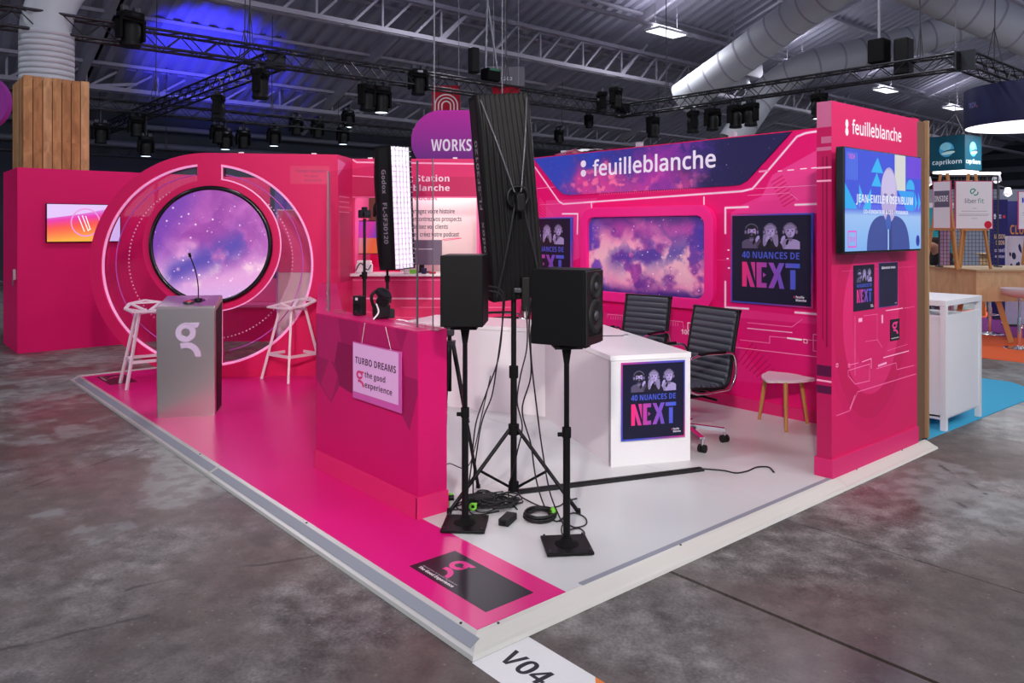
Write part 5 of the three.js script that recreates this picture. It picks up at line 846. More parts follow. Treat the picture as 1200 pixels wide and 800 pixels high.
// ------------------------------------------------------------------ cables and power things on the floor
function cable(label, pts, r = 0.0042, name = 'cable') { const o = thing(name, label, 'cable'); part('lead', tube(pts, r, Math.max(30, pts.length * 12), 7), M.cable, o); return o; }
const fl = (px, py, h = 0.006) => { const p = flo(px, py); p.y += h; return p; };
{
  const a = flo(606, 577), b = flo(822, 550), o = thing('cable_cover', 'long flat black cable cover lying across the white floor', 'cable cover', a, Math.atan2(-(b.z - a.z), b.x - a.x)), L = Math.hypot(b.x - a.x, b.z - a.z);
  part('ramp', new THREE.ExtrudeGeometry(shapeOf([[-0.04, 0], [-0.024, 0.013], [0.024, 0.013], [0.04, 0]]), { depth: L, bevelEnabled: false }).rotateY(Math.PI / 2), M.rubber, o); part('lid', box(L, 0.002, 0.02, L / 2, 0.0145, 0), M.black, o);
  const e = cable('thin black cable trailing from the flat cable cover end', [fl(820, 550), fl(835, 551), fl(850, 552.5), fl(862, 555), fl(875, 553), fl(888, 548), fl(900, 548), fl(907, 554)], 0.005);
  cable('black cable hanging from the plain-backed loudspeaker to the floor', [dep(572, 335, 4.15), dep(585, 338, 4.2), dep(591, 350, 4.3), dep(588, 385, 4.3), dep(582, 430, 4.35), dep(576, 465, 4.4), dep(566, 490, 4.4), dep(560, 520, 4.4), fl(556, 588, 0.01), fl(570, 596), fl(590, 590)]);
  cable('second black cable hanging beside the plain-backed loudspeaker', [dep(573, 340, 4.15), dep(587, 345, 4.2), dep(589, 370, 4.3), dep(584, 420, 4.35), dep(570, 460, 4.4), dep(558, 495, 4.4), dep(553, 540, 4.4), fl(548, 592, 0.01), fl(556, 604), fl(585, 600)]);
  cable('black cable hanging from the controller box down to the floor', [dep(616, 358, 4.5), dep(618, 385, 4.45), dep(617, 410, 4.45), dep(610, 440, 4.4), dep(606, 470, 4.4), dep(612, 500, 4.4), dep(606, 530, 4.4), fl(596, 585, 0.02), fl(606, 598)]);
  cable('black power cable looping from the loudspeaker by the desk poster', [dep(628, 352, 4.02), dep(622, 362, 4.05), dep(620, 385, 4.05), dep(622, 440, 4.1), dep(612, 480, 4.15), dep(622, 520, 4.2), dep(628, 560, 4.2), fl(640, 601, 0.02), fl(652, 612), fl(664, 604)]);
  cable('black signal cable from the loudspeaker to the coiled lead', [dep(629, 366, 4.0), dep(623, 382, 4.05), dep(622, 410, 4.05), dep(628, 470, 4.1), dep(636, 530, 4.15), dep(644, 575, 4.15), fl(655, 606, 0.01), fl(660, 615)]);
  cable('black lead curled in two loops beside the flat base plate', [fl(656, 612), fl(672, 602), fl(685, 607), fl(686, 616), fl(674, 619), fl(662, 614), fl(658, 622), fl(664, 632), fl(678, 632), fl(685, 626), fl(678, 620), fl(666, 622)], 0.004);
  cable('black lead running over the white floor past the tripod legs', [fl(612, 584), fl(628, 592), fl(640, 596), fl(655, 594), fl(664, 588), fl(676, 585)], 0.004);
  cable('black lead rising over the green plug by the pink counter end', [fl(526, 600), fl(516, 588, 0.04), fl(514, 572, 0.06), fl(524, 556, 0.07), dep(545, 548, 4.7), dep(552, 540, 4.8), dep(566, 480, 4.8), dep(575, 440, 4.8)], 0.0035);
  for (let n = 0; n < 7; n++) { const c0 = fl(rr(548, 592), rr(586, 608)), pts = []; const R0 = rr(0.05, 0.1), t = rr(0, 6), tw = 5 + Math.floor(rr(0, 3)); for (let k = 0; k <= tw * 6; k++) { const a = t + k / 6 * 6.28 * 0.55, q = R0 * (0.75 + 0.35 * Math.sin(k * 0.9 + n)); pts.push(V(c0.x + q * Math.cos(a) * 1.35 + k * 0.0016, 0.056 + 0.012 * (n % 4) + 0.008 * Math.sin(k * 1.3), c0.z + q * Math.sin(a) - k * 0.001)); } const o = thing('cable', 'black lead tangled in the heap between the two stands', 'cable', [0, 0, 0], 0, 'tangled leads between the stands'); part('lead', tube(pts, 0.0042, pts.length * 6, 6), M.cable, o); }
  const c = fl(633, 607, 0), coil = thing('cable_coil', 'thick black cable coil tied with a green strap', 'cable', c); const turns = []; for (let k = 0; k <= 140; k++) { const a = k / 140 * 6.28 * 7, q = 0.075 + 0.012 * Math.sin(a * 0.37); turns.push(V(q * Math.cos(a) * 1.08, 0.008 + 0.03 * (k / 140) + 0.003 * Math.sin(a * 2.3), q * Math.sin(a))); } part('windings', tube(turns, 0.0055, 420, 7), M.cable, coil); part('green_strap', new THREE.TorusGeometry(0.024, 0.008, 8, 18).scale(1, 1, 1.8).rotateY(R(60)).translate(0.068, 0.022, 0.035), M.green, coil, 'green strap');
  const b0 = fl(595, 612, 0), br = thing('power_brick', 'black rectangular power brick on the white floor', 'power supply', b0, FRONT + R(68)); part('case', rbox(0.125, 0.038, 0.062, 0.006, 0, 0.019, 0), M.rubber, br); part('socket', box(0.02, 0.014, 0.024, -0.064, 0.018, 0), M.black, br);
  const b3 = fl(562, 590, 0), br2 = thing('power_brick', 'larger black adapter lying in the cable heap', 'power supply', V(b3.x, P0, b3.z), FRONT + R(10)); part('case', rbox(0.16, 0.05, 0.075, 0.008, 0, 0.025, 0), M.rubber, br2); part('socket', box(0.02, 0.016, 0.026, 0.082, 0.024, 0), M.black, br2);
  const g1 = fl(522, 592, 0.0), gp = thing('green_plug', 'lime green plug strap at the pink counter foot', 'plug', g1, FRONT); part('strap', [rbox(0.05, 0.07, 0.02, 0.006, 0, 0.035, 0), rbox(0.03, 0.03, 0.022, 0.005, 0.03, 0.055, 0)], M.green, gp); part('connector', bar([0.0, 0.045, 0.012], [0.05, 0.05, 0.012], 0.016, 12), M.black, gp);
  const g2 = fl(554, 604, 0.0), gt = thing('green_tie', 'lime green cable tie on the tangled leads', 'cable tie', V(g2.x, P0 + 0.03, g2.z), FRONT); part('band', new THREE.TorusGeometry(0.016, 0.007, 8, 16).translate(0, 0.02, 0), M.green, gt); part('tab', rbox(0.024, 0.01, 0.012, 0.003, 0.012, 0.036, 0), M.green, gt);
}
// ------------------------------------------------------------------ neighbouring stand on the left, wooden column and duct
{
  const z = -9.75, x0 = -0.13, x1 = 3.36, H = 2.48, o = thing('booth_wall', 'plain deep pink wall block of the neighbouring stand', 'wall', [x0, 0, z]);
  part('front_panel', span(0, x1 - x0, 0, H, -0.06, 0), M.pinkHall, o); part('side_panel', span(0, 0.06, 0, H, -1.2, -0.061), M.pinkHall, o); part('top_cover', span(0.06, x1 - x0, H - 0.04, H - 0.002, -1.2, -0.061), M.pinkHall, o); part('back_panel', span(0, x1 - x0, 0, H, -1.26, -1.201), M.pinkHall, o);
  part('door_handle', [box(0.03, 0.14, 0.05, -0.02, 1.05, -0.12), bar([-0.03, 1.02, -0.12], [-0.03, 0.9, -0.16], 0.01)], M.steel, o);
  const a = onZ(54, 238, z + 0.05), b = onZ(141.5, 239.5, z + 0.05), c = onZ(54, 284, z + 0.05), w = b.x - a.x, h = (a.y - c.y);
  const tv = thing('television', 'wall television with an orange and lilac gradient and a circled mark', 'television', [(a.x + b.x) / 2, c.y + h / 2, z + 0.002]);
  part('casing', rbox(w, h, 0.05, 0.006, 0, 0, 0.026), M.black, tv);
  panelPrint('screen', tv, w - 0.02, h - 0.02, glow(texOf(canvasOf(640, 340, (c2) => {
    const g = c2.createLinearGradient(0, 0, 40, 340); g.addColorStop(0, '#b48cf4'); g.addColorStop(0.28, '#d9a0f8'); g.addColorStop(0.45, '#f03ab0'); g.addColorStop(0.65, '#ff5a50'); g.addColorStop(1, '#ffb24a'); c2.fillStyle = g; c2.fillRect(0, 0, 640, 340);
    c2.fillStyle = '#e9c9ff'; c2.beginPath(); c2.moveTo(0, 130); c2.quadraticCurveTo(300, 90, 420, 60); c2.lineTo(640, 10); c2.lineTo(640, 0); c2.lineTo(0, 0); c2.fill(); c2.fillStyle = '#d8c2ff'; c2.fillRect(540, 0, 100, 340);
    c2.strokeStyle = '#f49ade'; c2.lineWidth = 12; c2.beginPath(); c2.arc(330, 165, 125, 0, 7); c2.stroke(); c2.strokeStyle = '#fff'; c2.lineWidth = 9; c2.beginPath(); c2.moveTo(265, 105); c2.lineTo(320, 250); c2.moveTo(300, 100); c2.lineTo(352, 240); c2.lineTo(374, 222); c2.moveTo(330, 105); c2.lineTo(372, 232); c2.stroke();
  })), 0.85), 0, 0, 0.0525);
  // far side of the ring: white and pink cabin
  const cb = thing('storage_cabin', 'white and pink cabin seen through the right ring opening', 'cabin', cw(-2.83, 9.35, 0), FRONT), d = 0.6;
  part('lower_front', span(0, 0.75, 0, 1.13, -0.05, 0), M.whiteGloss, cb); part('upper_front', span(0, 0.75, 1.135, 1.88, -0.06, -0.01), M.pinkLight, cb); part('body', span(0.02, 0.73, 0, 1.86, -d, -0.061), M.pinkHall, cb); part('edge_strip', span(-0.01, 0.75, 1.88, 1.895, -0.06, 0.0), M.white, cb); part('corner_strip', span(-0.02, 0.0, 0, 1.9, -0.06, 0.005), std(0xc9b8ea, 0.4), cb);
  const ct = thing('pink_counter', 'pale pink counter block beyond the ring opening', 'counter', dep(262, 396, 11.4), FRONT); ct.position.y = 0; part('body', span(0, 0.72, 0, 0.5, -0.5, 0), M.pinkHall, ct); part('worktop', span(-0.02, 0.76, 0.505, 0.54, -0.52, 0.02), M.pinkLight, ct); part('backboard', span(0.1, 0.76, 0.545, 0.9, -0.5, -0.46), M.pinkLight, ct);
  const vp = thing('violet_banner', 'violet panel rising behind the white and pink cabin', 'panel', cw(-3.55, 12.2, 0), FRONT); part('panel', span(-0.2, 1.1, 0, 2.4, -0.04, 0), M.purple, vp); part('foot', span(-0.3, 1.2, 0, 0.03, -0.2, 0.16), M.black, vp);
}
{
  const zc = -11.3, xr = onZ(105, 100, zc).x, xl = onZ(27, 100, zc).x, top = onZ(105, 96, zc).y, o = thing('timber_column', 'square wooden plank cladding around a white pipe column', 'column', [xl, 0, zc]), w = xr - xl, n = 7, pw = w / n, dd = 1.0;
  part('core', span(0.03, w - 0.03, 0, top - 0.05, -dd + 0.03, -0.03), M.ply, o);
  for (let k = 0; k < n; k++) { const g = span(k * pw + 0.006, (k + 1) * pw - 0.006, 0, top - 0.004 * (k % 3), -0.028, -0.004 * (k % 2)); part('plank', uvWorld(g), [M.plankA, M.plankB, M.plankC, M.plankA, M.plankB, M.plankB, M.plankC][k], o); }
  for (let k = 0; k < n; k++) { const g = span(0, 0.026, 0, top - 0.02 - 0.004 * (k % 2), -(k + 1) * dd / n + 0.006, -k * dd / n - 0.03 * (k === 0) - 0.006); part('plank', uvWorld(g), [M.plankB, M.plankA, M.plankB, M.plankC, M.plankA, M.plankB, M.plankA][k], o); }
  const cx = xl + w * 0.44, cz = zc - 0.5, r = 0.385;
  const d = thing('pipe_column', 'white wrapped pipe rising from the wooden column and bending right', 'duct', [cx, 0, cz]); const pts = [V(0, top - 0.3, 0), V(0, top + 0.5, 0), V(0, top + 0.95, -0.05), V(0.35, top + 1.75, -0.3), V(1.6, top + 2.6, -1.0), V(3.4, top + 3.4, -2.0)];
  part('pipe', new THREE.TubeGeometry(new THREE.CatmullRomCurve3(pts, false, 'centripetal'), 40, r * 0.93, 28), M.duct, d);
  for (let k = 0; k < 10; k++) part('wrap_band', new THREE.LatheGeometry([[r * 0.9, 0], [r, 0.004], [r * 1.005, 0.045], [r, 0.084], [r * 0.9, 0.088]].map(([x, y]) => new THREE.Vector2(x, y)), 32).translate(0, top - 0.1 + k * 0.089, 0), M.duct, d);
}
function roundedSign(name, label, pos, w, h, tex) {
  const o = thing(name, label, 'sign', pos, FRONT), s = roundRect(-w / 2, -h / 2, w / 2, h / 2, h / 2 - 0.001);
  part('panel', uvBox(extrude(s, 0.12, 0.004, 32), -w / 2, -h / 2, w, h), print(tex, 0.6), o); parts('suspension', [bar([-w * 0.3, h * 0.45, 0.06], [-w * 0.3, 6 - pos.y + 1.6, 0.06], 0.01, 6), bar([w * 0.3, h * 0.45, 0.06], [w * 0.3, 6 - pos.y + 1.6, 0.06], 0.01, 6)], M.wire, o);
  return o;
}
const violetFade = (text) => texOf(canvasOf(1024, 480, (c) => { const g = c.createLinearGradient(0, 0, 0, 480); g.addColorStop(0, '#c52aa8'); g.addColorStop(0.5, '#9a309c'); g.addColorStop(1, '#5f2f86'); c.fillStyle = g; c.fillRect(0, 0, 1024, 480); if (text) { c.fillStyle = '#f6eefa'; fit(c, text, 178, 318, 590, 92); } }));
roundedSign('workshop_sign', 'hanging purple pill-shaped sign reading workshop behind the softbox', dep(549, 166, 14), 2.04, 1.1, violetFade('WORKSHOP'));
{ const o = thing('round_sign', 'hanging purple disc above the pink neighbouring stand', 'sign', dep(-20, 120, 11), FRONT); part('disc', new THREE.CylinderGeometry(0.39, 0.39, 0.1, 48).rotateX(Math.PI / 2), std(0x9a2a98, 0.6), o); part('suspension', bar([0, 0.38, 0], [0, 3.2, 0], 0.01, 6), M.wire, o); }
{
  const arcs = texOf(canvasOf(256, 320, (c) => { c.fillStyle = '#b8142e'; c.fillRect(0, 0, 256, 320); c.strokeStyle = '#e8dce0'; c.lineWidth = 14; for (const r of [40, 72, 104]) { c.beginPath(); c.moveTo(128 - r, 320); c.lineTo(128 - r, 190); c.arc(128, 190, r, Math.PI, 0); c.lineTo(128 + r, 320); c.stroke(); } }));
  for (const [px, l] of [[523, 'hanging red banner with white arches above the purple sign'], [593, 'hanging red banner with white arches behind the softbox top']]) { const o = thing('red_banner', l, 'banner', dep(px, 120, 18.5), FRONT); part('cloth', uvBox(box(0.66, 0.8, 0.04), -0.33, -0.4, 0.66, 0.8), print(arcs, 0.7), o); parts('suspension', [bar([-0.3, 0.4, 0], [-0.3, 3.4, 0], 0.01, 6), bar([0.3, 0.4, 0], [0.3, 3.4, 0], 0.01, 6)], M.wire, o); }
  const o = thing('hanging_box_sign', 'grey hanging box marked with white numerals behind the rig', 'sign', dep(592, 92, 20), FRONT); part('box', rbox(1.0, 0.5, 0.5, 0.02), std(0x77757f, 0.6), o); panelPrint('numerals', o, 0.4, 0.16, print(texOf(canvasOf(200, 80, (c) => { c.fillStyle = '#77757f'; c.fillRect(0, 0, 200, 80); c.fillStyle = '#e4e4ea'; fit(c, '5202', 20, 62, 150, 42); }))), 0.05, -0.05, 0.252); part('suspension', bar([0, 0.25, 0], [0, 2.6, 0], 0.012, 6), M.wire, o);
  const m = thing('chain_motor', 'chain hoist with white rope slings on the long truss', 'hoist', V(onZ(575, 105, RZ).x, RY + 0.2, RZ), 0); part('body', rbox(0.4, 0.3, 0.3, 0.04, 0, 0.15, 0), M.blackMatte, m); part('green_label', box(0.3, 0.05, 0.01, 0, 0.26, 0.154), std(0x2f7a58, 0.6), m); parts('sling', [bar([-0.15, 0.3, 0], [-0.1, 1.9, 0], 0.025, 6), bar([0.2, 0.3, 0], [-0.1, 1.9, 0], 0.025, 6), bar([-0.1, 1.9, 0], [-0.4, 3.6, 0], 0.03, 6), bar([-0.1, 1.9, 0], [0.7, 2.6, 0], 0.03, 6)], M.wire, m); part('chain_bag', rbox(0.22, 0.6, 0.22, 0.05, -0.42, 0.45, -0.1), M.black, m);
  const m2 = thing('chain_motor', 'chain hoist on the truss behind the front wall television', 'hoist', V(RX + 0.15, RY + 0.17, -6.0 + 1.1), 0); part('body', rbox(0.35, 0.5, 0.35, 0.04, 0, 0.27, 0), M.blackMatte, m2); part('chain_bag', rbox(0.3, 0.75, 0.3, 0.04, 0.1, 0.1, 0.45), M.black, m2); part('sling', bar([0, 0.5, 0], [0, 4, 0], 0.03, 6), M.wire, m2);
}
// ------------------------------------------------------------------ stands on the right
function flat(name, label, pts, m, y = 0.006) { const o = thing(name, label, 'carpet'); part('pile', new THREE.ExtrudeGeometry(shapeOf(pts.map(([x, z]) => [x, -z])), { depth: y, bevelEnabled: false }).rotateX(-Math.PI / 2), m, o); return o; }
flat('carpet', 'turquoise carpet under the white cabinet', [[4.46, -0.16], [7.3, -0.1], [7.72, -0.5], [7.72, -3.5], [4.46, -3.5]].reverse(), M.carpetBlue);
flat('carpet', 'orange carpet strip in front of the wooden counter legs', [[9.24, 1.5], [9.24, -3.2], [11.66, -3.2], [11.66, 1.5]], M.carpetOrange); flat('carpet', 'purple carpet strip between two orange strips', [[11.67, 1.5], [11.67, -3.2], [14.3, -3.2], [14.3, 1.5]], M.carpetPurple); flat('carpet', 'orange carpet strip behind the purple strip', [[14.31, 1.5], [14.31, -3.6], [17.2, -3.6], [17.2, 1.5]], M.carpetOrange);
{
  const o = thing('white_cabinet', 'white metal cabinet with open top slot standing on turquoise carpet', 'cabinet', [4.97, 0.007, -0.15]), w = 0.8, d = 0.5, h = 1.06, m = std(0xdfe2e6, 0.4);
  for (const [x, z] of [[0, 0], [w, 0], [0, -d], [w, -d]]) part('leg', span(x - 0.022 + (x ? -0.022 : 0.022), x + 0.022 + (x ? -0.022 : 0.022), 0, h - 0.04, z - 0.022 + (z ? 0.022 : -0.022), z + 0.022 + (z ? 0.022 : -0.022)), m, o);
  part('top', rbox(w + 0.004, 0.05, d + 0.004, 0.006, w / 2, h - 0.02, -d / 2), m, o); part('side_panel', span(0.044, w - 0.044, 0.1, h - 0.15, -0.03, -0.012), m, o); part('door', span(0.012, 0.03, 0.12, h - 0.15, -d + 0.044, -0.044), m, o); part('back_panel', span(0.044, w - 0.044, 0.1, h - 0.15, -d + 0.01, -d + 0.03), m, o); part('end_panel', span(w - 0.03, w - 0.012, 0.1, h - 0.15, -d + 0.044, -0.044), m, o); part('shelf', span(0.03, w - 0.03, h - 0.17, h - 0.15, -d + 0.03, -0.03), m, o); part('rail', [span(0.044, w - 0.044, h - 0.15, h - 0.12, -0.034, -0.008), span(0.008, 0.034, h - 0.15, h - 0.12, -d + 0.044, -0.044)], m, o); part('bottom', span(0.03, w - 0.03, 0.08, 0.1, -d + 0.03, -0.03), m, o);
  const j = thing('drinking_glass', 'clear glass inside the top slot of the white cabinet', 'glass', [5.05, 0.007 + h - 0.15, -0.25]); part('cup', new THREE.LatheGeometry([[0, 0], [0.03, 0], [0.034, 0.09], [0.031, 0.09], [0.028, 0.006], [0, 0.005]].map(([x, y]) => new THREE.Vector2(x, y)), 20), pane(0xffffff), j);
  const c2 = thing('blue_crate', 'pale blue box standing behind the white cabinet top', 'box', [5.4, 0.007, -0.92]); part('body', rbox(0.5, 1.3, 0.3, 0.01, 0, 0.65, 0), std(0xa9c6e4, 0.5), c2); part('lid', box(0.52, 0.02, 0.32, 0, 1.31, 0), M.white, c2);
}
{
  const C = [10.46, -1.76], o = thing('wooden_counter', 'pale plywood counter on slanted wooden legs', 'counter', [C[0], 0, C[1]], Math.atan2(-0.45, 0.52)), L1 = 2.2, L2 = 1.3, y0 = 0.62, y1 = 1.05;
  const bd = (w, h, d, x, y, z) => uvWorld(box(w, h, d, x, y, z));
  part('front_panel', bd(L1, y1 - y0, 0.03, L1 / 2, (y0 + y1) / 2, -0.015), M.board, o); part('side_panel', bd(0.03, y1 - y0, L2, 0.015, (y0 + y1) / 2, -L2 / 2 - 0.03), M.board, o); part('counter_top', bd(L1 + 0.03, 0.025, L2 + 0.06, L1 / 2, y1 + 0.0125, -L2 / 2), M.plyEdge, o);
  for (const [x, z, dx, dz] of [[0.3, -0.2, 0.25, 0.12], [0.55, -1.1, -0.2, -0.1], [1.9, -0.2, -0.2, 0.1], [1.9, -1.1, 0.2, -0.1]]) part('leg', beam([x, y1 - 0.02, z], [x + dx, 0.02, z + dz], 0.06, 0.07), M.oak, o);
  const top = y1 + 0.026, put = (px, d) => { const p = dep(px, 300, d); return V(p.x, top, p.z); };
  // easel boards
  const easel = (name, label, px0, px1, py0, py1, d, tex, faces, easelTop) => {
    const p = put((px0 + px1) / 2, d), e = thing(name, label, 'sign', p, faces), w = (px1 - px0) / F * d / Math.cos(faces - FRONT), y = EYE - (py0 - CY) / F * d - top, yb = EYE - (py1 - CY) / F * d - top;
    part('frame', box(w + 0.02, y - yb + 0.02, 0.016, 0, (y + yb) / 2, 0.045), std(0xe0457c, 0.5), e); panelPrint('sheet', e, w, y - yb, print(tex, 0.5), 0, (y + yb) / 2, 0.054);
    for (const s of [-1, 1]) part('easel_leg', beam([s * 0.05, y + 0.12, 0.0], [s * 0.24, 0.0, 0.06], 0.035, 0.03), M.oak, e); part('easel_leg', beam([0, y + 0.02, -0.02], [0, 0, -0.3], 0.035, 0.03), M.oak, e); part('crossbar', beam([-0.2, yb - 0.02, 0.05], [0.2, yb - 0.02, 0.05], 0.04, 0.03), M.oak, e);
    return e;
  };
  const d = 11.4;
  easel('easel_board', 'white framed board with a green looped logo on a wooden easel', 1118, 1160, 213, 267.5, d, texOf(canvasOf(420, 560, (c) => { c.fillStyle = '#f1eef0'; c.fillRect(0, 0, 420, 560); c.strokeStyle = '#1f9a86'; c.lineWidth = 13; c.beginPath(); c.arc(198, 118, 30, Math.PI * 0.6, Math.PI * 1.9); c.moveTo(228, 100); c.lineTo(190, 142); c.moveTo(212, 160); c.arc(224, 132, 30, Math.PI * 0.7, Math.PI * 1.9, true); c.stroke(); c.fillStyle = '#50505c'; fit(c, 'liber', 98, 258, 142, 54, ''); c.fillStyle = '#1f9a86'; fit(c, 'fit', 250, 258, 76, 54, ''); c.fillStyle = '#a8a8b0'; for (const [x, y, w] of [[190, 318, 50], [60, 352, 300], [30, 388, 360], [30, 404, 340], [180, 438, 70]]) c.fillRect(x, y, w, 5); c.fillStyle = '#d8203c'; c.beginPath(); c.arc(372, 516, 44, 0, 7); c.fill(); })), FRONT, 0);
  easel('easel_board', 'narrow turned white board with grey lettering beside the green looped logo', 1101.5, 1111, 213, 267, d - 0.1, texOf(canvasOf(300, 560, (c) => { c.fillStyle = '#ece6ea'; c.fillRect(0, 0, 300, 560); c.fillStyle = '#6a6478'; c.fillRect(10, 110, 280, 200); c.fillStyle = '#f2f0f4'; fit(c, 'INSIDE', 20, 240, 250, 70); })), FRONT - R(62), 0);
  easel('easel_board', 'white framed board with blue letters cut by the photo frame side', 1191.5, 1234, 225, 268, d + 1.2, texOf(canvasOf(420, 480, (c) => { c.fillStyle = '#f1eef4'; c.fillRect(0, 0, 420, 480); c.fillStyle = '#3436c0'; fit(c, 'KIOSK', 26, 140, 340, 64); c.fillStyle = '#a8a8b0'; for (const [x, y, w] of [[60, 200, 250], [40, 270, 300], [40, 300, 320]]) c.fillRect(x, y, w, 6); })), FRONT, 0);
  // wire grid panel behind the easels
  const gp = put(1128, d + 0.45), wg = thing('wire_grid_panel', 'black wire grid panel behind the easel boards', 'panel', V(gp.x, top, gp.z), FRONT); const wires = []; for (let k = 0; k <= 16; k++) wires.push(bar([-0.35 + k * 0.055, 0.03, 0], [-0.35 + k * 0.055, 2.45 - top, 0], 0.004, 5)); for (let k = 0; k <= 24; k++) wires.push(bar([-0.35, 0.03 + k * 0.0567, 0], [0.53, 0.03 + k * 0.0567, 0], 0.004, 5)); part('wire_mesh', wires, M.darkSteel, wg).userData.kind = 'stuff'; part('frame', [bar([-0.36, 0, 0], [-0.36, 1.395, 0], 0.012), bar([0.54, 0, 0], [0.54, 1.395, 0], 0.012), bar([-0.36, 1.395, 0], [0.54, 1.395, 0], 0.012), bar([-0.36, 0.012, -0.1], [-0.36, 0.012, 0.1], 0.012), bar([0.54, 0.012, -0.1], [0.54, 0.012, 0.1], 0.012)], M.darkSteel, wg);
  const lb = thing('light_bar', 'bright white light bar above the wire grid panel', 'lamp', V(gp.x, top + 1.41, gp.z), FRONT); part('tube', rbox(0.85, 0.04, 0.06, 0.015, 0.09, 0.02, 0.1), M.led, lb); part('arm', [bar([-0.2, 0, 0], [-0.2, 0.02, 0.1], 0.01), bar([0.4, 0, 0], [0.4, 0.02, 0.1], 0.01)], M.darkSteel, lb);
  const lr = new THREE.RectAreaLight(0xffffff, 6, 0.8, 0.05); lr.position.copy(lb.localToWorld(V(0.09, -0.005, 0.1))); lr.lookAt(lr.position.x, 0, lr.position.z); lr.name = 'light_bar_glow'; scene.add(lr);
}
function barStool(label, pos, turn, grp) {
  const o = thing('swivel_stool', label, 'stool', pos, turn, grp);
  part('base_disc', new THREE.LatheGeometry([[0, 0.04], [0.03, 0.035], [0.06, 0.022], [0.19, 0.008], [0.2, 0]].map(([x, y]) => new THREE.Vector2(x, y)), 30), M.chrome, o); part('column', [bar([0, 0.03, 0], [0, 0.42, 0], 0.03, 16), bar([0, 0.4, 0], [0, 0.72, 0], 0.02, 16)], M.chrome, o); part('footrest', [new THREE.TorusGeometry(0.12, 0.01, 8, 28, Math.PI).rotateX(Math.PI / 2).translate(0, 0.3, 0.0)], M.chrome, o);
  part('seat', new THREE.LatheGeometry([[0, 0.7], [0.1, 0.705], [0.2, 0.735], [0.225, 0.8], [0.23, 0.83], [0.222, 0.83], [0.19, 0.765], [0.1, 0.745], [0, 0.742]].map(([x, y]) => new THREE.Vector2(x, y)), 32), std(0xcfc0c4, 0.35), o, 'pale moulded shell seat'); return o;
}
{ const p = flo(1195, 408, 0.006); barStool('chrome swivel stool with a pale shell seat on the orange carpet', V(p.x, 0.007, p.z), 0.4); const q = flo(1160, 391, 0.006); barStool('chrome swivel stool half hidden behind the white cabinet', V(q.x, 0.007, q.z), 0.4); const r = flo(1188, 378, 0.006); barStool('chrome swivel stool on the purple carpet', V(r.x, 0.007, r.z), 0.4); }
// hanging logo cube
{
  const d = 17, a = dep(1130.5, 157, d), o = thing('hanging_logo_cube', 'hanging dark teal cube with a light blue globe logo', 'sign', V(a.x, a.y, a.z), FRONT - R(56)), s = 0.76, h = 0.78;
  const logo = texOf(canvasOf(420, 420, (c) => { c.fillStyle = '#0c5064'; c.fillRect(0, 0, 420, 420); c.fillStyle = '#4fb8e6'; c.beginPath(); c.arc(205, 165, 92, 0, 7); c.fill(); c.fillStyle = '#8fe0f0'; c.beginPath(); c.ellipse(195, 130, 70, 50, 0, 0, 7); c.fill(); c.fillStyle = '#0c5064'; c.beginPath(); c.ellipse(250, 195, 90, 26, -0.1, 0, 7); c.fill(); c.fillStyle = '#cdf6f0'; c.beginPath(); c.ellipse(225, 208, 84, 20, -0.12, 0, 7); c.fill(); c.fillStyle = '#e8fbff'; fit(c, 'caprikorn', 22, 346, 376, 56); }));
  part('body', span(-s, 0, -h, 0, -s, 0), std(0x16323c, 0.5), o); panelPrint('front_print', o, s - 0.02, h - 0.02, print(logo, 0.5), -s / 2, -h / 2, 0.004); part('side_print', uvBox(new THREE.PlaneGeometry(s - 0.02, h - 0.02), -s / 2 + 0.01, -h / 2 + 0.01, s - 0.02, h - 0.02).rotateY(Math.PI / 2).translate(0.004, -h / 2, -s / 2), print(logo, 0.5), o); part('glow_base', span(-s + 0.04, -0.04, -h - 0.05, -h, -s + 0.04, -0.04), M.led, o); part('bridle', [[-s, 0], [0, 0], [-s, -s], [0, -s]].map(([x, z]) => bar([x, 0, z], [-s / 2, 0.5, -s / 2], 0.01, 6)).concat([bar([-s / 2, 0.5, -s / 2], [-s / 2, 5, -s / 2], 0.008, 6)]), M.wire, o);
  const l = new THREE.RectAreaLight(0xf4f8ff, 4, 0.7, 0.7); l.position.copy(o.localToWorld(V(-s / 2, -h - 0.06, -s / 2))); l.lookAt(l.position.x, 0, l.position.z); l.name = 'cube_glow'; scene.add(l);
}
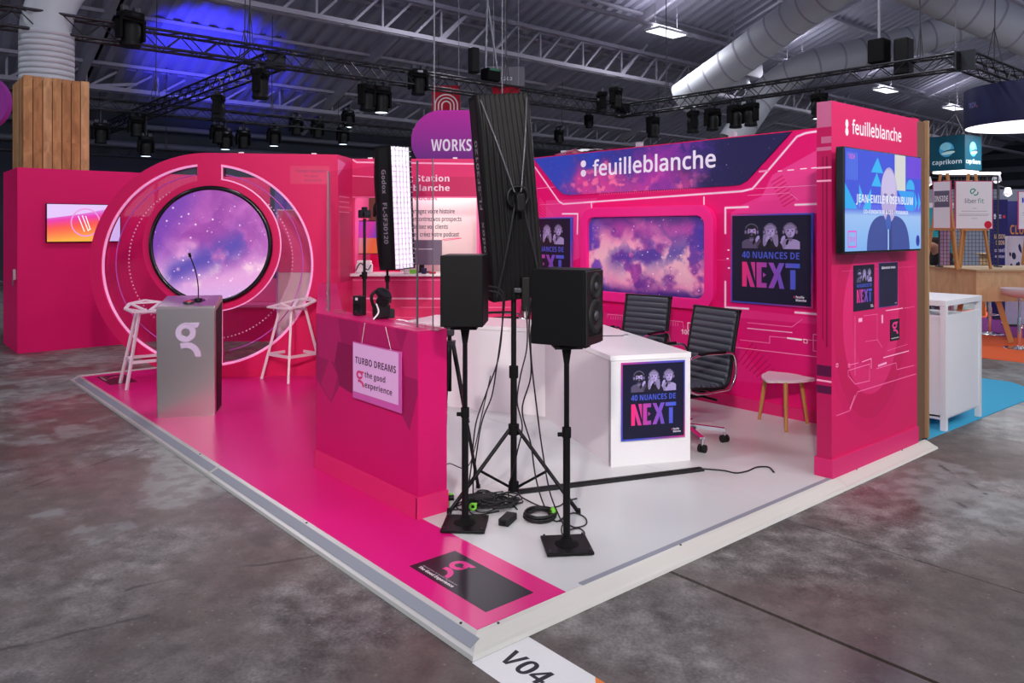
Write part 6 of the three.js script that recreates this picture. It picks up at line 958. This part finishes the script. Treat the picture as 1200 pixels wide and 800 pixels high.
// big round hanging lamp
{
  const c = dep(1216, 148, 16), o = thing('drum_lamp', 'huge hanging navy drum lamp with a white glowing underside', 'lamp', c, FRONT), r = 1.33, h = 0.8;
  part('shade', new THREE.LatheGeometry([[r - 0.03, 0.012], [r, 0], [r, h], [r - 0.03, h], [r - 0.03, 0.06]].map(([x, y]) => new THREE.Vector2(x, y)), 72), M.navy, o, 'navy drum'); part('diffuser', cyl(r - 0.03, r - 0.03, 0.02, 0, 0.02, 0, 72), M.led, o); part('top_cover', cyl(r - 0.03, r - 0.03, 0.02, 0, h - 0.05, 0, 48), M.black, o);
  const text = new THREE.CylinderGeometry(r + 0.004, r + 0.004, 0.24, 24, 1, true, 4.12 + 0.42, 0.32).translate(0, 0.44, 0); part('lettering', text, new THREE.MeshStandardMaterial({ map: texOf(canvasOf(320, 150, (k) => { k.fillStyle = '#1c2150'; k.fillRect(0, 0, 320, 150); k.fillStyle = '#7a78b8'; fit(k, 'TECH', 40, 104, 200, 64); k.fillStyle = '#d83a4c'; k.fillRect(250, 90, 20, 20); })), roughness: 0.5 }), o); part('suspension', [0, 2.1, 4.2].map((a) => bar([Math.cos(a) * 1.1, h, Math.sin(a) * 1.1], [Math.cos(a) * 0.12, h + 0.2, Math.sin(a) * 0.12], 0.012, 6)), M.wire, o);
  const l = new THREE.RectAreaLight(0xf6f8ff, 8, 1.85, 1.85); l.position.set(c.x, c.y - 0.01, c.z); l.lookAt(c.x, 0, c.z); l.name = 'drum_lamp_glow'; scene.add(l);
}
// display walls and banners further right
{
  const wall = (name, label, px0, px1, py0, d, m, tex) => { const a = dep(px0, py0, d), w = (px1 - px0) / F * d, o = thing(name, label, 'banner', V(a.x, 0.007, a.z), FRONT); part('panel', uvBox(span(0, w, 0, a.y, -0.05, 0), 0, 0, w, a.y), tex ? print(tex, 0.6) : m, o); part('foot', span(0, w, 0, 0.03, -0.15, 0.1), M.darkSteel, o); return o; };
  wall('display_panel', 'turquoise display panel with dark small lettering behind the seated person', 1084, 1118, 238, 14.5, M.teal, texOf(canvasOf(256, 600, (c) => { c.fillStyle = '#2ab4b8'; c.fillRect(0, 0, 256, 600); c.fillStyle = '#e8f2f4'; c.fillRect(0, 0, 256, 26); c.fillStyle = '#124a58'; fit(c, 'bio', 90, 150, 60, 16); fit(c, 'lab', 50, 230, 60, 10); })));
  wall('display_panel', 'lilac display panel edge beside the turquoise panel', 1103, 1113, 268, 12.5, std(0xb48cae, 0.6));
  wall('rollup_banner', 'navy roll-up banner with gold and white lettering', 1162, 1181, 234, 14.2, M.navy, texOf(canvasOf(200, 700, (c) => { c.fillStyle = '#2a2a6a'; c.fillRect(0, 0, 200, 700); c.fillStyle = '#e8ecf8'; c.beginPath(); c.arc(40, 100, 16, 0, 7); c.fill(); fit(c, 'ATI', 70, 112, 50, 22); c.fillStyle = '#d8403c'; c.fillRect(140, 92, 30, 18); c.fillStyle = '#e4c890'; fit(c, 'MAISON', 30, 230, 140, 26); fit(c, 'ORION', 50, 266, 110, 26); c.fillStyle = '#dfe0f4'; fit(c, 'conseil', 36, 308, 130, 22); fit(c, 'services', 40, 342, 120, 18); })));
  wall('display_panel', 'dark blue display wall with brown lettering', 1181, 1215, 236, 15.5, M.navy, texOf(canvasOf(300, 600, (c) => { c.fillStyle = '#23235a'; c.fillRect(0, 0, 300, 600); c.fillStyle = '#a8703c'; fit(c, 'CLUB', 20, 180, 200, 50); fit(c, 'EXPO', 20, 250, 200, 50); })));
  wall('display_panel', 'white low panel with dark sketched figures', 1180, 1214, 277, 13.2, M.white, texOf(canvasOf(300, 400, (c) => { c.fillStyle = '#d6dae6'; c.fillRect(0, 0, 300, 400); c.fillStyle = '#2c3050'; for (let k = 0; k < 26; k++) { c.beginPath(); c.ellipse(rr(20, 280), rr(40, 240), rr(8, 26), rr(6, 18), rr(0, 3), 0, 7); c.fill(); } })));
  const t = wall('hall_partition', 'long grey partition of the stands behind the display panels', 1080, 1300, 222, 22, std(0x8f95a4, 0.7)); t.userData.category = 'wall';
  const bt = thing('back_table', 'pale wooden table behind the plywood counter', 'table', V(dep(1172, 300, 14.6).x, 0.007, dep(1172, 300, 14.6).z), FRONT); part('top', rbox(1.6, 0.03, 0.6, 0.006, 0.5, 1.18, 0), M.plyEdge, bt); part('apron', box(1.5, 0.18, 0.5, 0.5, 1.07, 0), M.board, bt); for (const [x, z] of [[-0.2, -0.2], [1.2, -0.2], [-0.2, 0.2], [1.2, 0.2]]) part('leg', span(x - 0.03, x + 0.03, 0, 1.0, z - 0.03, z + 0.03), M.oak, bt);
  for (const [px, py, d, l] of [[1087, 214, 15, 'white spotlight lamp left of the lit cube underside'], [1168, 210, 15, 'white spotlight lamp above the navy roll-up banner'], [1181, 226, 16.5, 'white spotlight lamp beside the blue lettered board']]) { const o = thing('arm_lamp', l, 'lamp', dep(px, py, d), FRONT); part('head', new THREE.LatheGeometry([[0, 0.12], [0.05, 0.11], [0.08, 0.0], [0.085, -0.04], [0.07, -0.04]].map(([x, y]) => new THREE.Vector2(x, y)), 20), M.white, o); part('bulb', new THREE.SphereGeometry(0.06, 16, 10).translate(0, -0.02, 0), M.led, o); part('arm', bar([0, 0.1, 0], [0, 0.16, -0.3], 0.012, 6), M.darkSteel, o); part('pole', bar([0, 0.16, -0.3], [0, -o.position.y + 0.02, -0.3], 0.015, 8), M.darkSteel, o); const pl = new THREE.PointLight(0xffffff, 2.5); pl.position.copy(o.position).add(V(0, -0.02, 0)); pl.castShadow = true; pl.name = 'arm_lamp_light'; scene.add(pl); }
}
// seated person leaning over a table
{
  const p = dep(1115, 300, 13.2), o = thing('person', 'person in a black shirt bending forward over a laptop, dark hair', 'person', V(p.x, 0, p.z), FRONT - R(80));
  const J = { hip: [0, 0.72, 0], chest: [0, 1.1, 0.2], neck: [0, 1.25, 0.28], head: [0, 1.38, 0.34], sl: [-0.19, 1.2, 0.24], sr: [0.19, 1.2, 0.24], el: [-0.24, 1.0, 0.42], er: [0.24, 1.0, 0.42], hl: [-0.12, 0.98, 0.66], hr: [0.12, 0.98, 0.66], kl: [-0.12, 0.68, 0.44], kr: [0.12, 0.68, 0.44], al: [-0.12, 0.26, 0.36], ar: [0.12, 0.26, 0.36], tl: [-0.12, 0.22, 0.52], tr: [0.12, 0.22, 0.52] };
  const field = (bones, blend) => (x, y, z) => { let d = 9; for (const [a, b, ra, rb] of bones) { const A = J[a], B = J[b], dx = B[0] - A[0], dy = B[1] - A[1], dz = B[2] - A[2], L = dx * dx + dy * dy + dz * dz || 1e-6, t = clamp(((x - A[0]) * dx + (y - A[1]) * dy + (z - A[2]) * dz) / L), e = Math.hypot(x - A[0] - t * dx, y - A[1] - t * dy, z - A[2] - t * dz) - mix(ra, rb, t), h = clamp(0.5 + 0.5 * (d - e) / blend); d = mix(d, e, h) - blend * h * (1 - h); } return d; };
  const mesh = (fn, c, s, n) => { const mc = new MarchingCubes(n, M.skin, false, false, 60000); for (let k = 0; k < n; k++) for (let j = 0; j < n; j++) for (let i = 0; i < n; i++) mc.field[k * n * n + j * n + i] = -fn(c[0] + ((i - n / 2) / (n / 2)) * s, c[1] + ((j - n / 2) / (n / 2)) * s, c[2] + ((k - n / 2) / (n / 2)) * s); mc.isolation = 0; mc.update(); const g = new THREE.BufferGeometry(), q = mc.count; g.setAttribute('position', new THREE.Float32BufferAttribute(mc.positionArray.slice(0, q * 3), 3)); g.setAttribute('normal', new THREE.Float32BufferAttribute(mc.normalArray.slice(0, q * 3), 3)); g.scale(s, s, s).translate(...c); return g; };
  const bones = [['hip', 'chest', 0.15, 0.16], ['chest', 'neck', 0.13, 0.06], ['neck', 'head', 0.055, 0.095], ['sl', 'sr', 0.075, 0.075], ['sl', 'el', 0.06, 0.045], ['sr', 'er', 0.06, 0.045], ['el', 'hl', 0.043, 0.032], ['er', 'hr', 0.043, 0.032], ['hip', 'kl', 0.1, 0.07], ['hip', 'kr', 0.1, 0.07], ['kl', 'al', 0.065, 0.045], ['kr', 'ar', 0.065, 0.045], ['al', 'tl', 0.045, 0.035], ['ar', 'tr', 0.045, 0.035]];
  part('body', mesh(field(bones, 0.04), [0, 0.84, 0.3], 0.8, 90), M.skin, o);
  part('shirt', mesh(field([['hip', 'chest', 0.165, 0.175], ['chest', 'neck', 0.14, 0.055], ['sl', 'sr', 0.088, 0.088], ['sl', 'el', 0.075, 0.06], ['sr', 'er', 0.075, 0.06]], 0.04), [0, 0.98, 0.25], 0.5, 64), M.shirt, o, 'black shirt'); part('trousers', mesh(field([['hip', 'kl', 0.125, 0.085], ['hip', 'kr', 0.125, 0.085], ['kl', 'al', 0.08, 0.06], ['kr', 'ar', 0.08, 0.06]], 0.04), [0, 0.6, 0.24], 0.56, 64), M.jeans, o, 'dark trousers');
  J.c0 = [0, 1.43, 0.31]; J.c1 = [0, 1.37, 0.26]; part('hair', mesh(field([['c0', 'c1', 0.1, 0.085]], 0.02), [0, 1.4, 0.29], 0.2, 40), M.hair, o, 'dark brown hair');
  const sx = thing('work_stool', 'stool under the person in the black shirt', 'stool', V(p.x, 0.007, p.z), 0); part('seat', cyl(0.19, 0.19, 0.04, 0, 0.55, 0, 28), M.black, sx); part('column', bar([0, 0.02, 0], [0, 0.53, 0], 0.03, 12), M.chrome, sx); part('foot', cyl(0.2, 0.22, 0.02, 0, 0.01, 0, 28), M.chrome, sx);
  const q = o.localToWorld(V(0, 0, 0.72)), tb = thing('laptop_table', 'dark small table under the laptop behind the plywood counter', 'table', V(q.x, 0.007, q.z), FRONT - R(80)); part('top', rbox(0.7, 0.03, 0.45, 0.005, 0, 0.905, 0.05), M.navy, tb); for (const [x, z] of [[-0.3, -0.12], [0.3, -0.12], [-0.3, 0.22], [0.3, 0.22]]) part('leg', bar([x, 0, z], [x, 0.89, z], 0.015), M.darkSteel, tb);
  const lp = thing('laptop', 'open laptop in front of the person in the black shirt', 'laptop', V(q.x, 0.928, q.z), FRONT - R(80)); part('keyboard', rbox(0.32, 0.016, 0.22, 0.004, 0, 0.009, 0.05), M.darkSteel, lp); part('lid', rbox(0.32, 0.21, 0.01, 0.003, 0, 0.115, 0.18), M.darkSteel, lp);
}
renderer.render(scene, camera);
